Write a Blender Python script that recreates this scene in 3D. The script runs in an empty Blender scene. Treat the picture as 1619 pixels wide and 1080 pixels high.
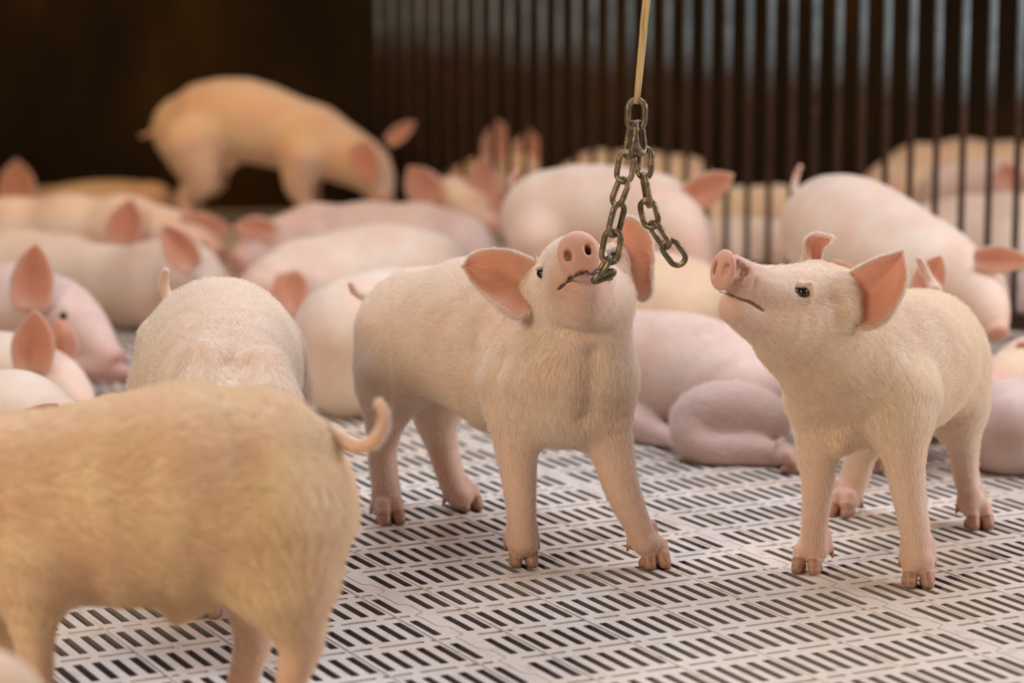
import bpy, math, random
import numpy as np
from mathutils import Vector

random.seed(7)
RNG = np.random.default_rng(11)
S = bpy.context.scene
C = S.collection

# ---------------------------------------------------------------- camera
FPX, CAMZ, PITCH = 4100.0, 0.92, math.atan(650 / 4100.0)
cam_data = bpy.data.cameras.new('camera')
cam = bpy.data.objects.new('camera', cam_data)
C.objects.link(cam)
cam.location = (0, 0, CAMZ)
cam.rotation_euler = (math.pi / 2 - PITCH, 0, 0)
cam_data.sensor_width = 36.0
cam_data.lens = FPX / 1619.0 * 36.0
cam_data.clip_start = 0.05
cam_data.clip_end = 60
cam_data.dof.use_dof = True
cam_data.dof.focus_distance = 3.68
cam_data.dof.aperture_fstop = 2.6
S.camera = cam

# ---------------------------------------------------------------- light
S.view_settings.view_transform = 'Standard'
S.view_settings.look = 'None'
S.view_settings.gamma = 1
S.view_settings.use_curve_mapping = False
S.view_settings.exposure = 0.0

world = bpy.data.worlds.new('barn_air')
S.world = world
world.use_nodes = True
bg = world.node_tree.nodes['Background']
bg.inputs['Color'].default_value = (1.0, 0.86, 0.76, 1)
bg.inputs['Strength'].default_value = 0.12


def area(name, loc, target, size, size_y, power, color):
    d = bpy.data.lights.new(name, 'AREA')
    d.shape = 'RECTANGLE'
    d.size, d.size_y, d.energy, d.color = size, size_y, power, color
    o = bpy.data.objects.new(name, d)
    C.objects.link(o)
    o.location = loc
    o.rotation_euler = (Vector(target) - Vector(loc)).to_track_quat('-Z', 'Y').to_euler()
    return o


# daylight through the curtain opening above the far wall, and the one along the right side
area('window_daylight_back', (0.8, 9.0, 2.6), (0.5, 3.6, 0.2), 5.5, 1.2, 34, (0.74, 0.83, 1.0))
area('roof_skylight', (0.2, 4.55, 2.7), (0.15, 3.75, 0.2), 4.2, 0.7, 92, (0.80, 0.86, 1.0))
area('window_daylight_side', (4.4, 3.9, 1.9), (0.4, 3.7, 0.35), 2.6, 1.3, 130, (0.98, 0.94, 0.96))
# warm lamps of the barn behind and to the left of the photographer
area('barn_lamp_front', (-2.4, 0.5, 2.0), (0.2, 3.6, 0.3), 1.0, 1.0, 92, (1.0, 0.82, 0.60))
area('heat_lamp_corner', (-1.3, 6.9, 2.1), (-0.9, 8.1, 0.25), 0.5, 0.5, 20, (1.0, 0.50, 0.05))
area('heat_lamp_next_pen', (1.9, 7.2, 2.2), (1.3, 8.3, 0.2), 0.5, 0.5, 9, (1.0, 0.56, 0.12))

# ---------------------------------------------------------------- geometry of the view
CT, ST = math.cos(PITCH), math.sin(PITCH)


def P(u, v, Y):
    """the point at ground distance Y seen at pixel (u, v)"""
    a = (v - 540) / FPX
    dy = CT - a * ST
    t = Y / dy
    return np.array([(u - 809.5) / FPX * t, Y, CAMZ + t * (-ST - a * CT)])


def RP(r, u, v, Y):
    return r / FPX * Y / (CT - (v - 540) / FPX * ST)


def G(u, v):
    a = (v - 540) / FPX
    t = CAMZ / (ST + a * CT)
    return np.array([(u - 809.5) / FPX * t, (CT - a * ST) * t, 0.0])


# ---------------------------------------------------------------- materials
def new_mat(name):
    m = bpy.data.materials.new(name)
    m.use_nodes = True
    nt = m.node_tree
    return m, nt, nt.nodes['Principled BSDF']


def node(nt, kind, **kw):
    n = nt.nodes.new(kind)
    for k, v in kw.items():
        if k in n.inputs:
            n.inputs[k].default_value = v
        else:
            setattr(n, k, v)
    return n


def noise(nt, scale, detail=4, rough=0.55, coord=None, stretch=None):
    tc = node(nt, 'ShaderNodeTexCoord')
    n = node(nt, 'ShaderNodeTexNoise', Scale=scale, Detail=detail, Roughness=rough)
    src = tc.outputs['Object']
    if stretch:
        mp = node(nt, 'ShaderNodeMapping')
        mp.inputs['Scale'].default_value = stretch
        nt.links.new(src, mp.inputs['Vector'])
        src = mp.outputs['Vector']
    nt.links.new(src, n.inputs['Vector'])
    return n.outputs['Fac']


def ramp(nt, fac, stops):
    r = node(nt, 'ShaderNodeValToRGB')
    e = r.color_ramp.elements
    while len(e) < len(stops):
        e.new(0.5)
    for el, (p, c) in zip(e, stops):
        el.position = p
        el.color = (*c, 1) if len(c) == 3 else c
    nt.links.new(fac, r.inputs['Fac'])
    return r.outputs['Color']


def mix(nt, fac, a, b):
    m = node(nt, 'ShaderNodeMix', data_type='RGBA')
    for sock, val in ((m.inputs[0], fac), (m.inputs[6], a), (m.inputs[7], b)):
        if isinstance(val, (int, float)):
            sock.default_value = val
        elif isinstance(val, tuple):
            sock.default_value = (*val, 1)
        else:
            nt.links.new(val, sock)
    return m.outputs[2]


def bump(nt, bs, height, strength, dist):
    b = node(nt, 'ShaderNodeBump', Strength=strength, Distance=dist)
    nt.links.new(height, b.inputs['Height'])
    nt.links.new(b.outputs['Normal'], bs.inputs['Normal'])


def skin_mat(name, cream, mottle, pink, sss=0.12, sheen=0.35):
    m, nt, bs = new_mat(name)
    at = node(nt, 'ShaderNodeAttribute', attribute_name='pink')
    n1 = noise(nt, 9, 3)
    n2 = noise(nt, 55, 4)
    base = mix(nt, ramp(nt, n1, [(0.40, (0, 0, 0)), (0.60, (1, 1, 1))]), cream, mottle)
    base = mix(nt, at.outputs['Fac'], base, pink)
    base = mix(nt, ramp(nt, n2, [(0.55, (0, 0, 0)), (0.85, (0.30, 0.30, 0.30))]), base, (0.50, 0.27, 0.16))
    nt.links.new(base, bs.inputs['Base Color'])
    bs.inputs['Roughness'].default_value = 0.52
    bs.inputs['Subsurface Weight'].default_value = sss
    bs.inputs['Subsurface Radius'].default_value = (1.0, 0.35, 0.2)
    bs.inputs['Subsurface Scale'].default_value = 0.012
    bs.inputs['Sheen Weight'].default_value = sheen
    bs.inputs['Sheen Roughness'].default_value = 0.4
    bs.inputs['Sheen Tint'].default_value = (1.0, 0.93, 0.86, 1)
    bs.inputs['Specular IOR Level'].default_value = 0.35
    bump(nt, bs, noise(nt, 260, 3), 0.25, 0.0015)
    return m


M = {}
M['skin'] = skin_mat('pale_pig_skin', (0.76, 0.61, 0.49), (0.73, 0.52, 0.40), (0.66, 0.36, 0.27))
M['skin_pink'] = skin_mat('pinkish_pig_skin', (0.70, 0.53, 0.46), (0.64, 0.43, 0.36), (0.60, 0.32, 0.26))
M['skin_sandy'] = skin_mat('sandy_pig_skin', (0.76, 0.57, 0.37), (0.73, 0.48, 0.34), (0.68, 0.38, 0.28), sheen=0.5)
M['snout'] = skin_mat('bare_snout_skin', (0.72, 0.38, 0.27), (0.66, 0.33, 0.25), (0.62, 0.28, 0.22), sss=0.2, sheen=0.0)


def ear_mat():
    m, nt, bs = new_mat('thin_ear_skin')
    at = node(nt, 'ShaderNodeAttribute', attribute_name='rim')
    n1 = noise(nt, 40, 4)
    base = mix(nt, ramp(nt, n1, [(0.35, (0, 0, 0)), (0.7, (1, 1, 1))]), (0.76, 0.41, 0.28), (0.66, 0.31, 0.20))
    base = mix(nt, at.outputs['Fac'], base, (0.80, 0.60, 0.49))
    nt.links.new(base, bs.inputs['Base Color'])
    bs.inputs['Roughness'].default_value = 0.5
    bs.inputs['Sheen Weight'].default_value = 0.2
    tr = node(nt, 'ShaderNodeBsdfTranslucent', Color=(0.92, 0.56, 0.42, 1))
    mx = node(nt, 'ShaderNodeMixShader', Fac=0.42)
    out = nt.nodes['Material Output']
    nt.links.new(bs.outputs[0], mx.inputs[1])
    nt.links.new(tr.outputs[0], mx.inputs[2])
    nt.links.new(mx.outputs[0], out.inputs['Surface'])
    bump(nt, bs, noise(nt, 120, 3, stretch=(1, 1, 0.3)), 0.3, 0.002)
    return m


M['ear'] = ear_mat()


def fur_mat(name, col, tcol):
    m, nt, bs = new_mat(name)
    dark = tuple(c * k for c, k in zip(col, (0.88, 0.80, 0.72)))
    nt.links.new(ramp(nt, noise(nt, 150, 3), [(0.38, dark), (0.62, col)]), bs.inputs['Base Color'])
    bs.inputs['Roughness'].default_value = 0.45
    bs.inputs['Specular IOR Level'].default_value = 0.5
    tr = node(nt, 'ShaderNodeBsdfTranslucent', Color=(*tcol, 1))
    mx = node(nt, 'ShaderNodeMixShader', Fac=0.45)
    nt.links.new(bs.outputs[0], mx.inputs[1])
    nt.links.new(tr.outputs[0], mx.inputs[2])
    nt.links.new(mx.outputs[0], nt.nodes['Material Output'].inputs['Surface'])
    return m


M['fur'] = fur_mat('pale_bristles', (0.92, 0.82, 0.70), (0.96, 0.90, 0.82))
M['fur_warm'] = fur_mat('warm_cream_bristles', (0.92, 0.79, 0.60), (0.96, 0.88, 0.75))
M['fur_sandy'] = fur_mat('sandy_bristles', (0.90, 0.74, 0.50), (0.95, 0.84, 0.68))


def simple(name, col, rough=0.5, metal=0.0, spec=0.5):
    m, nt, bs = new_mat(name)
    bs.inputs['Base Color'].default_value = (*col, 1)
    bs.inputs['Roughness'].default_value = rough
    bs.inputs['Metallic'].default_value = metal
    bs.inputs['Specular IOR Level'].default_value = spec
    return m


M['eye'] = simple('dark_wet_eye', (0.012, 0.008, 0.007), 0.06)
M['lip'] = simple('lip_line', (0.24, 0.10, 0.075), 0.5)
M['mouth'] = simple('mouth_dark', (0.10, 0.03, 0.025), 0.4)


def hoof_mat():
    m, nt, bs = new_mat('amber_hoof_horn')
    c = ramp(nt, noise(nt, 70, 4, stretch=(1, 1, 3)), [(0.3, (0.50, 0.26, 0.17)), (0.7, (0.34, 0.16, 0.09))])
    nt.links.new(c, bs.inputs['Base Color'])
    bs.inputs['Roughness'].default_value = 0.45
    return m


M['hoof'] = hoof_mat()


def floor_mat():
    m, nt, bs = new_mat('cream_slatted_plastic')
    c = ramp(nt, noise(nt, 2.2, 5), [(0.3, (0.66, 0.55, 0.45)), (0.7, (0.76, 0.68, 0.61))])
    dirt = ramp(nt, noise(nt, 26, 6, 0.7), [(0.52, (0, 0, 0)), (0.78, (0.75, 0.75, 0.75))])
    c = mix(nt, dirt, c, (0.36, 0.26, 0.17))
    dirt2 = ramp(nt, noise(nt, 190, 3, 0.6), [(0.66, (0, 0, 0)), (0.74, (0.8, 0.8, 0.8))])
    c = mix(nt, dirt2, c, (0.22, 0.13, 0.07))
    nt.links.new(c, bs.inputs['Base Color'])
    bs.inputs['Roughness'].default_value = 0.36
    bump(nt, bs, noise(nt, 60, 5), 0.25, 0.002)
    return m


M['floor'] = floor_mat()
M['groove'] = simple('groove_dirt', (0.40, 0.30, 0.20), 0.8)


def wall_mat():
    m, nt, bs = new_mat('dark_stained_wall')
    tc = node(nt, 'ShaderNodeTexCoord')
    sx = node(nt, 'ShaderNodeSeparateXYZ')
    nt.links.new(tc.outputs['Object'], sx.inputs[0])
    a = noise(nt, 2.0, 6, 0.6, stretch=(1, 1, 0.5))
    c = ramp(nt, a, [(0.3, (0.007, 0.005, 0.003)), (0.5, (0.020, 0.011, 0.004)), (0.72, (0.050, 0.026, 0.006))])
    nt.links.new(c, bs.inputs['Base Color'])
    bs.inputs['Roughness'].default_value = 0.9
    bs.inputs['Specular IOR Level'].default_value = 0.1
    bump(nt, bs, noise(nt, 14, 4, stretch=(1, 1, 0.3)), 0.4, 0.01)
    return m


M['wall'] = wall_mat()


def bar_mat():
    m, nt, bs = new_mat('galvanised_and_rusty_bar')
    tc = node(nt, 'ShaderNodeTexCoord')
    sx = node(nt, 'ShaderNodeSeparateXYZ')
    nt.links.new(tc.outputs['Object'], sx.inputs[0])
    nz = noise(nt, 7, 3)
    ad = node(nt, 'ShaderNodeMath', operation='MULTIPLY_ADD')
    ad.inputs[1].default_value = 0.16
    nt.links.new(nz, ad.inputs[0])
    nt.links.new(sx.outputs['Z'], ad.inputs[2])
    f = ramp(nt, ad.outputs[0], [(0.60, (0, 0, 0)), (0.70, (1, 1, 1))])
    rust = ramp(nt, noise(nt, 30, 5), [(0.3, (0.030, 0.012, 0.007)), (0.6, (0.070, 0.028, 0.012)), (0.8, (0.14, 0.07, 0.03))])
    zinc = ramp(nt, noise(nt, 20, 4), [(0.3, (0.09, 0.115, 0.125)), (0.7, (0.19, 0.225, 0.235))])
    nt.links.new(mix(nt, f, rust, zinc), bs.inputs['Base Color'])
    bs.inputs['Roughness'].default_value = 0.45
    bs.inputs['Metallic'].default_value = 0.25
    return m


M['bar'] = bar_mat()


def chain_mat():
    m, nt, bs = new_mat('worn_rusty_steel')
    c = ramp(nt, noise(nt, 75, 5), [(0.30, (0.21, 0.18, 0.155)), (0.46, (0.14, 0.10, 0.065)), (0.62, (0.34, 0.25, 0.14)), (0.80, (0.10, 0.05, 0.03))])
    nt.links.new(c, bs.inputs['Base Color'])
    bs.inputs['Roughness'].default_value = 0.38
    bs.inputs['Metallic'].default_value = 0.55
    bump(nt, bs, noise(nt, 160, 4), 0.5, 0.002)
    return m


M['chain'] = chain_mat()


def rope_mat():
    m, nt, bs = new_mat('yellow_baling_cord')
    c = ramp(nt, noise(nt, 160, 4, stretch=(1, 1, 0.08)), [(0.3, (0.50, 0.33, 0.13)), (0.7, (0.78, 0.60, 0.30))])
    nt.links.new(c, bs.inputs['Base Color'])
    bs.inputs['Roughness'].default_value = 0.6
    return m


M['rope'] = rope_mat()
M['wood'] = simple('barn_timber', (0.10, 0.06, 0.035), 0.7)
M['slot'] = simple('slot_grime_shade', (0.24, 0.205, 0.19), 0.8)  # slot walls: grime, with the shade inside the slots put into the colour
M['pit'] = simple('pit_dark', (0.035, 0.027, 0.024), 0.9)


# ---------------------------------------------------------------- mesh helpers
def mesh_obj(name, verts, faces, mat, parent=None, origin=None, smooth=True, attrs=None):
    verts = np.asarray(verts, dtype=np.float32)
    if origin is None:
        origin = np.zeros(3)
    me = bpy.data.meshes.new(name)
    if isinstance(faces, np.ndarray) and len(faces):
        n, k = faces.shape
        me.vertices.add(len(verts))
        me.vertices.foreach_set('co', (verts - origin).astype(np.float32).ravel())
        me.loops.add(n * k)
        me.loops.foreach_set('vertex_index', faces.astype(np.int32).ravel())
        me.polygons.add(n)
        me.polygons.foreach_set('loop_start', (np.arange(n) * k).astype(np.int32))
        me.update(calc_edges=True)
    else:
        me.from_pydata([tuple(map(float, v)) for v in (verts - origin)], [], [list(map(int, f)) for f in faces])
        me.update()
    me.polygons.foreach_set('use_smooth', np.full(len(me.polygons), smooth))
    for k, val in (attrs or {}).items():
        a = me.attributes.new(k, 'FLOAT', 'POINT')
        a.data.foreach_set('value', np.asarray(val, dtype=np.float32))
    for mm in (mat if isinstance(mat, (list, tuple)) else [mat]):
        me.materials.append(mm)
    me.validate()
    o = bpy.data.objects.new(name, me)
    C.objects.link(o)
    if parent is not None:
        o.parent = parent
    else:
        o.location = origin
    return o


def empty(name, loc, label, cat, group=None):
    o = bpy.data.objects.new(name, None)
    C.objects.link(o)
    o.location = loc
    o.empty_display_size = 0.05
    o['label'] = label
    o['category'] = cat
    if group:
        o['group'] = group
    return o


def catmull(pts, n):
    pts = np.asarray(pts, float)
    L = np.r_[0, np.cumsum(np.linalg.norm(np.diff(pts, axis=0), axis=1) + 1e-9)]
    p = np.vstack([2 * pts[0] - pts[1], pts, 2 * pts[-1] - pts[-2]])
    out = []
    for s in np.linspace(0, L[-1], n):
        i = min(max(np.searchsorted(L, s, side='right') - 1, 0), len(pts) - 2)
        t = (s - L[i]) / (L[i + 1] - L[i])
        a, b, c, d = p[i], p[i + 1], p[i + 2], p[i + 3]
        out.append(0.5 * ((2 * b) + (-a + c) * t + (2 * a - 5 * b + 4 * c - d) * t * t + (-a + 3 * b - 3 * c + d) * t ** 3))
    return np.array(out)


def tube(pts, radii, seg=12, n=None, close=False):
    """verts, faces of a tube through pts"""
    pts = np.asarray(pts, float)
    radii = np.asarray(radii, float)
    if n:
        r_old = np.linspace(0, 1, len(radii))
        pts = catmull(pts, n)
        radii = np.interp(np.linspace(0, 1, n), r_old, radii)
    m = len(pts)
    V, F = [], []
    prev = None
    for i in range(m):
        if close:
            t = pts[(i + 1) % m] - pts[i - 1]
        else:
            t = pts[min(i + 1, m - 1)] - pts[max(i - 1, 0)]
        t = t / (np.linalg.norm(t) + 1e-12)
        if prev is None:
            prev = np.cross(t, [0.13, 0.2, 1.0])
        nrm = prev - t * np.dot(prev, t)
        nrm /= np.linalg.norm(nrm) + 1e-12
        prev = nrm
        b = np.cross(t, nrm)
        for k in range(seg):
            a = 2 * math.pi * k / seg
            V.append(pts[i] + radii[i] * (math.cos(a) * nrm + math.sin(a) * b))
    rings = m if close else m - 1
    for i in range(rings):
        for k in range(seg):
            a, b2 = i * seg + k, i * seg + (k + 1) % seg
            c, d = ((i + 1) % m) * seg + (k + 1) % seg, ((i + 1) % m) * seg + k
            F.append((a, b2, c, d))
    if not close:
        F.append(tuple(range(seg))[::-1])
        F.append(tuple(range((m - 1) * seg, m * seg)))
    return np.array(V), F


def box(x0, x1, y0, y1, z0, z1):
    V = np.array([(x, y, z) for z in (z0, z1) for y in (y0, y1) for x in (x0, x1)], float)
    F = [(0, 2, 3, 1), (4, 5, 7, 6), (0, 1, 5, 4), (2, 6, 7, 3), (0, 4, 6, 2), (1, 3, 7, 5)]
    return V, F


# ---------------------------------------------------------------- floor of slatted panels
PHI = math.radians(27.0)
CA, SA = math.cos(PHI), math.sin(PHI)
SEAM, TILE, PITCHA, ROWB, ROWP = 2.040, 0.5928, 0.0247, 2.985, 0.1257


def ab_world(a, b):
    return a * CA - b * SA, a * SA + b * CA


def build_floor():
    cells_slot, cells_slit, cells_plain = [], [], []
    na = range(-12, 14)
    for ti in na:
        t0 = SEAM + ti * TILE
        for k in range(-22, 60):
            b0 = ROWB + k * ROWP
            x, y = ab_world(t0 + TILE / 2, b0)
            if not (-2.9 < x < 3.5 and 1.3 < y < 9.7):
                continue
            for n in range(24):
                a = t0 + n * PITCHA
                if n == 0:
                    cells_plain.append((a - PITCHA / 2, a + PITCHA / 2, b0 + 0.012, b0 + ROWP - 0.012))
                else:
                    cells_slot.append((a - PITCHA / 2, a + PITCHA / 2, b0 + 0.012, b0 + ROWP - 0.012, a, b0 + ROWP / 2 - 0.001))
            e = t0 - PITCHA / 2
            cells_plain.append((e, e + 0.030, b0 - 0.012, b0 + 0.012))
            e += 0.030
            rest = (t0 + TILE - PITCHA / 2 - e)
            unit = [0.062, 0.0495] if (k + ti) % 2 else [0.074, 0.0375]
            spans = unit * 5
            sc = rest / sum(spans)
            for w in spans:
                w *= sc
                cells_slit.append((e, e + w, b0 - 0.012, b0 + 0.012, e + w / 2, b0))
                e += w
    V, F = [], []
    off = 0

    def holes(cells, hw, hl, depth, closed, along_b):
        nonlocal off
        A = np.array(cells)
        n = len(A)
        c = 0.0016 if along_b else 0.0012
        hx = np.full(n, hw) if np.isscalar(hw) else hw
        hy = np.full(n, hl)
        cx, cy = A[:, 4], A[:, 5]
        outer = [(A[:, 0], A[:, 2]), (A[:, 1], A[:, 2]), (A[:, 1], A[:, 3]), (A[:, 0], A[:, 3])]
        inner = [(cx - hx + c, cy - hy), (cx + hx - c, cy - hy), (cx + hx, cy - hy + c), (cx + hx, cy + hy - c),
                 (cx + hx - c, cy + hy), (cx - hx + c, cy + hy), (cx - hx, cy + hy - c), (cx - hx, cy - hy + c)]
        z0 = np.zeros(n)
        cols = [np.stack([p[0], p[1], z0], 1) for p in outer + inner]
        cols += [np.stack([p[0], p[1], z0 - depth], 1) for p in inner]
        V.append(np.stack(cols, 1).reshape(-1, 3))
        base = (off + np.arange(n) * 20)[:, None]
        q = [(0, 1, 5, 4), (1, 2, 7, 6), (2, 3, 9, 8), (3, 0, 11, 10)]
        # chamfer corners as degenerate-free quads: corner, next inner, inner, corner are triangles -> build separately
        for f in q:
            F.append(base + np.array(f))
        for f in [(1, 6, 5, 5), (2, 8, 7, 7), (3, 10, 9, 9), (0, 4, 11, 11)]:
            T.append(base + np.array(f[:3]))
        for i in range(8):
            j = (i + 1) % 8
            F.append(base + np.array((4 + i, 4 + j, 12 + j, 12 + i)))
        if closed:
            F.append(base + np.array((12, 13, 14, 19)))
            F.append(base + np.array((19, 14, 15, 18)))
            F.append(base + np.array((18, 15, 16, 17)))
        off += n * 20

    T = []
    holes(cells_slot, 0.0059, 0.0405, 0.045, False, True)
    nslot = len(V[0])
    A = np.array(cells_slit)
    holes(cells_slit, (A[:, 1] - A[:, 0]) / 2 - 0.0050, 0.0040, 0.0060, True, False)
    A = np.array(cells_plain)
    z0 = np.zeros(len(A))
    V.append(np.stack([np.stack([A[:, i], A[:, j], z0], 1) for i, j in ((0, 2), (1, 2), (1, 3), (0, 3))], 1).reshape(-1, 3))
    F.append((off + np.arange(len(A)) * 4)[:, None] + np.array((0, 1, 2, 3)))
    V = np.concatenate(V)
    x = V[:, 0] * CA - V[:, 1] * SA
    y = V[:, 0] * SA + V[:, 1] * CA
    V = np.stack([x, y, V[:, 2]], 1)
    Fq = np.concatenate(F)
    Ft = np.concatenate(T)
    me = bpy.data.meshes.new('floor')
    me.vertices.add(len(V))
    me.vertices.foreach_set('co', V.astype(np.float32).ravel())
    nl = len(Fq) * 4 + len(Ft) * 3
    me.loops.add(nl)
    me.loops.foreach_set('vertex_index', np.concatenate([Fq.ravel(), Ft.ravel()]).astype(np.int32))
    me.polygons.add(len(Fq) + len(Ft))
    me.polygons.foreach_set('loop_start', np.concatenate([np.arange(len(Fq)) * 4, len(Fq) * 4 + np.arange(len(Ft)) * 3]).astype(np.int32))
    me.update(calc_edges=True)
    me.polygons.foreach_set('use_smooth', np.zeros(len(me.polygons), dtype=bool))
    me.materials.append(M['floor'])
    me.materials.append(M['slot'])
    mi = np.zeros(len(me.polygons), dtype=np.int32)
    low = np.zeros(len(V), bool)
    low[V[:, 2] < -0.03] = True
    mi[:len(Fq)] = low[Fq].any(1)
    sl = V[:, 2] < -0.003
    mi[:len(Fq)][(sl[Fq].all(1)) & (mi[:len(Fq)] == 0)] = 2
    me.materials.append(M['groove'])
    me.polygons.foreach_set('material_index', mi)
    o = bpy.data.objects.new('floor', me)
    C.objects.link(o)
    o['kind'] = 'structure'
    # raised ribs that run along the slots, and the jagged joint between panels
    V, F = [], []

    def rib(a, b0, b1, w, h, h0=0.0):
        i = len(V)
        for (aa, bb) in ((a - w, b0), (a + w, b0), (a + w, b1), (a - w, b1)):
            V.append((*ab_world(aa, bb), h0))
        for (aa, bb) in ((a - w * .6, b0), (a + w * .6, b0), (a + w * .6, b1), (a - w * .6, b1)):
            V.append((*ab_world(aa, bb), h))
        F.extend([(i, i + 1, i + 5, i + 4), (i + 1, i + 2, i + 6, i + 5), (i + 2, i + 3, i + 7, i + 6), (i + 3, i, i + 4, i + 7), (i + 4, i + 5, i + 6, i + 7)])

    for ti in na:
        for n in (2.5, 7.5, 12.5, 17.5, 22.5):
            a = SEAM + ti * TILE + n * PITCHA
            for k in range(-22, 60, 3):
                b0 = ROWB + k * ROWP
                x, y = ab_world(a, b0 + 1.5 * ROWP)
                if -2.8 < x < 3.4 and 1.4 < y < 9.2:
                    rib(a, b0 - .01, b0 + 3 * ROWP - .016, 0.0024, 0.0016)
    o2 = mesh_obj('trim_1', np.array(V), np.array(F), M['floor'], smooth=False)
    o2['kind'] = 'structure'
    V, F = [], []
    zz = 0.0004
    for ti in na:
        a = SEAM + ti * TILE
        for k in range(-22, 60):
            b0 = ROWB + k * ROWP
            x, y = ab_world(a, b0)
            if not (-2.8 < x < 3.4 and 1.4 < y < 9.2):
                continue
            path = [(a - .010, b0), (a + .006, b0 + .010), (a + .006, b0 + .052), (a - .007, b0 + .062), (a - .007, b0 + .110), (a - .010, b0 + ROWP)]
            for (p, q) in zip(path[:-1], path[1:]):
                d = np.array(q) - np.array(p)
                nn = np.array([-d[1], d[0]]) / np.linalg.norm(d) * 0.0006
                i = len(V)
                for s in (np.array(p) - nn, np.array(p) + nn, np.array(q) + nn, np.array(q) - nn):
                    V.append((*ab_world(*s), zz))
                F.append((i, i + 3, i + 2, i + 1))
    o3 = mesh_obj('trim_2', np.array(V), np.array(F), M['groove'], smooth=False)
    o3['kind'] = 'structure'
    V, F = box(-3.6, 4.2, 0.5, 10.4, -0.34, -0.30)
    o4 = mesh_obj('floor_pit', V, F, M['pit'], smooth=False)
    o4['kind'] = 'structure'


build_floor()

# ---------------------------------------------------------------- walls
V, F = box(-3.4, 4.6, 8.60, 8.75, -0.30, 1.25)
o = mesh_obj('wall_back', V, F, M['wall'], smooth=False)
o['kind'] = 'structure'
V, F = box(-2.95, -2.80, 1.3, 8.75, -0.30, 1.25)
o = mesh_obj('wall_left', V, F, M['wall'], smooth=False)
o['kind'] = 'structure'
V, F = box(-0.7, 0.9, 3.47, 3.57, 2.30, 2.42)
o = mesh_obj('ceiling_beam', V, F, M['wood'], smooth=False)
o['kind'] = 'structure'

# ---------------------------------------------------------------- bar fence
fa = np.array([1600, 5.80])
fb = np.array([1070, 7.08])


def at_floor_line(u, Y):
    return np.array([(u - 809.5) / FPX * Y * 1.0125, Y])


w0, w1 = at_floor_line(*fa), at_floor_line(*fb)
w1 = at_floor_line(600, 8.5)
step = (w1 - w0) / 33.1
fence = empty('bar_fence', (w1[0], w1[1], 0), 'long fence of thin vertical steel bars, rusty brown below, behind the piglets at right', 'fence')
og = np.array([w1[0], w1[1], 0.0])
last = None
for i in range(-4, 39):
    p = w0 + step * i
    if p[1] > 8.54:
        break
    V, F = tube([(p[0], p[1], 0.05), (p[0], p[1], 1.12)], [0.0082, 0.0082], seg=10)
    mesh_obj('bar', V, F, M['bar'], parent=fence, origin=og)
    last = p
p0 = w0 + step * -4.5
p1 = last + step * .4
for z in (0.05, 1.12):
    d = (p1 - p0) / np.linalg.norm(p1 - p0)
    nn = np.array([-d[1], d[0]]) * 0.014
    V = [(*(q + s), z + h) for h in (-0.02, 0.02) for q, s in ((p0, -nn), (p0, nn), (p1, nn), (p1, -nn))]
    F = [(0, 1, 2, 3), (7, 6, 5, 4), (0, 4, 5, 1), (1, 5, 6, 2), (2, 6, 7, 3), (3, 7, 4, 0)]
    mesh_obj('rail', np.array(V), F, M['bar'], parent=fence, origin=og, smooth=False)

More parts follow.
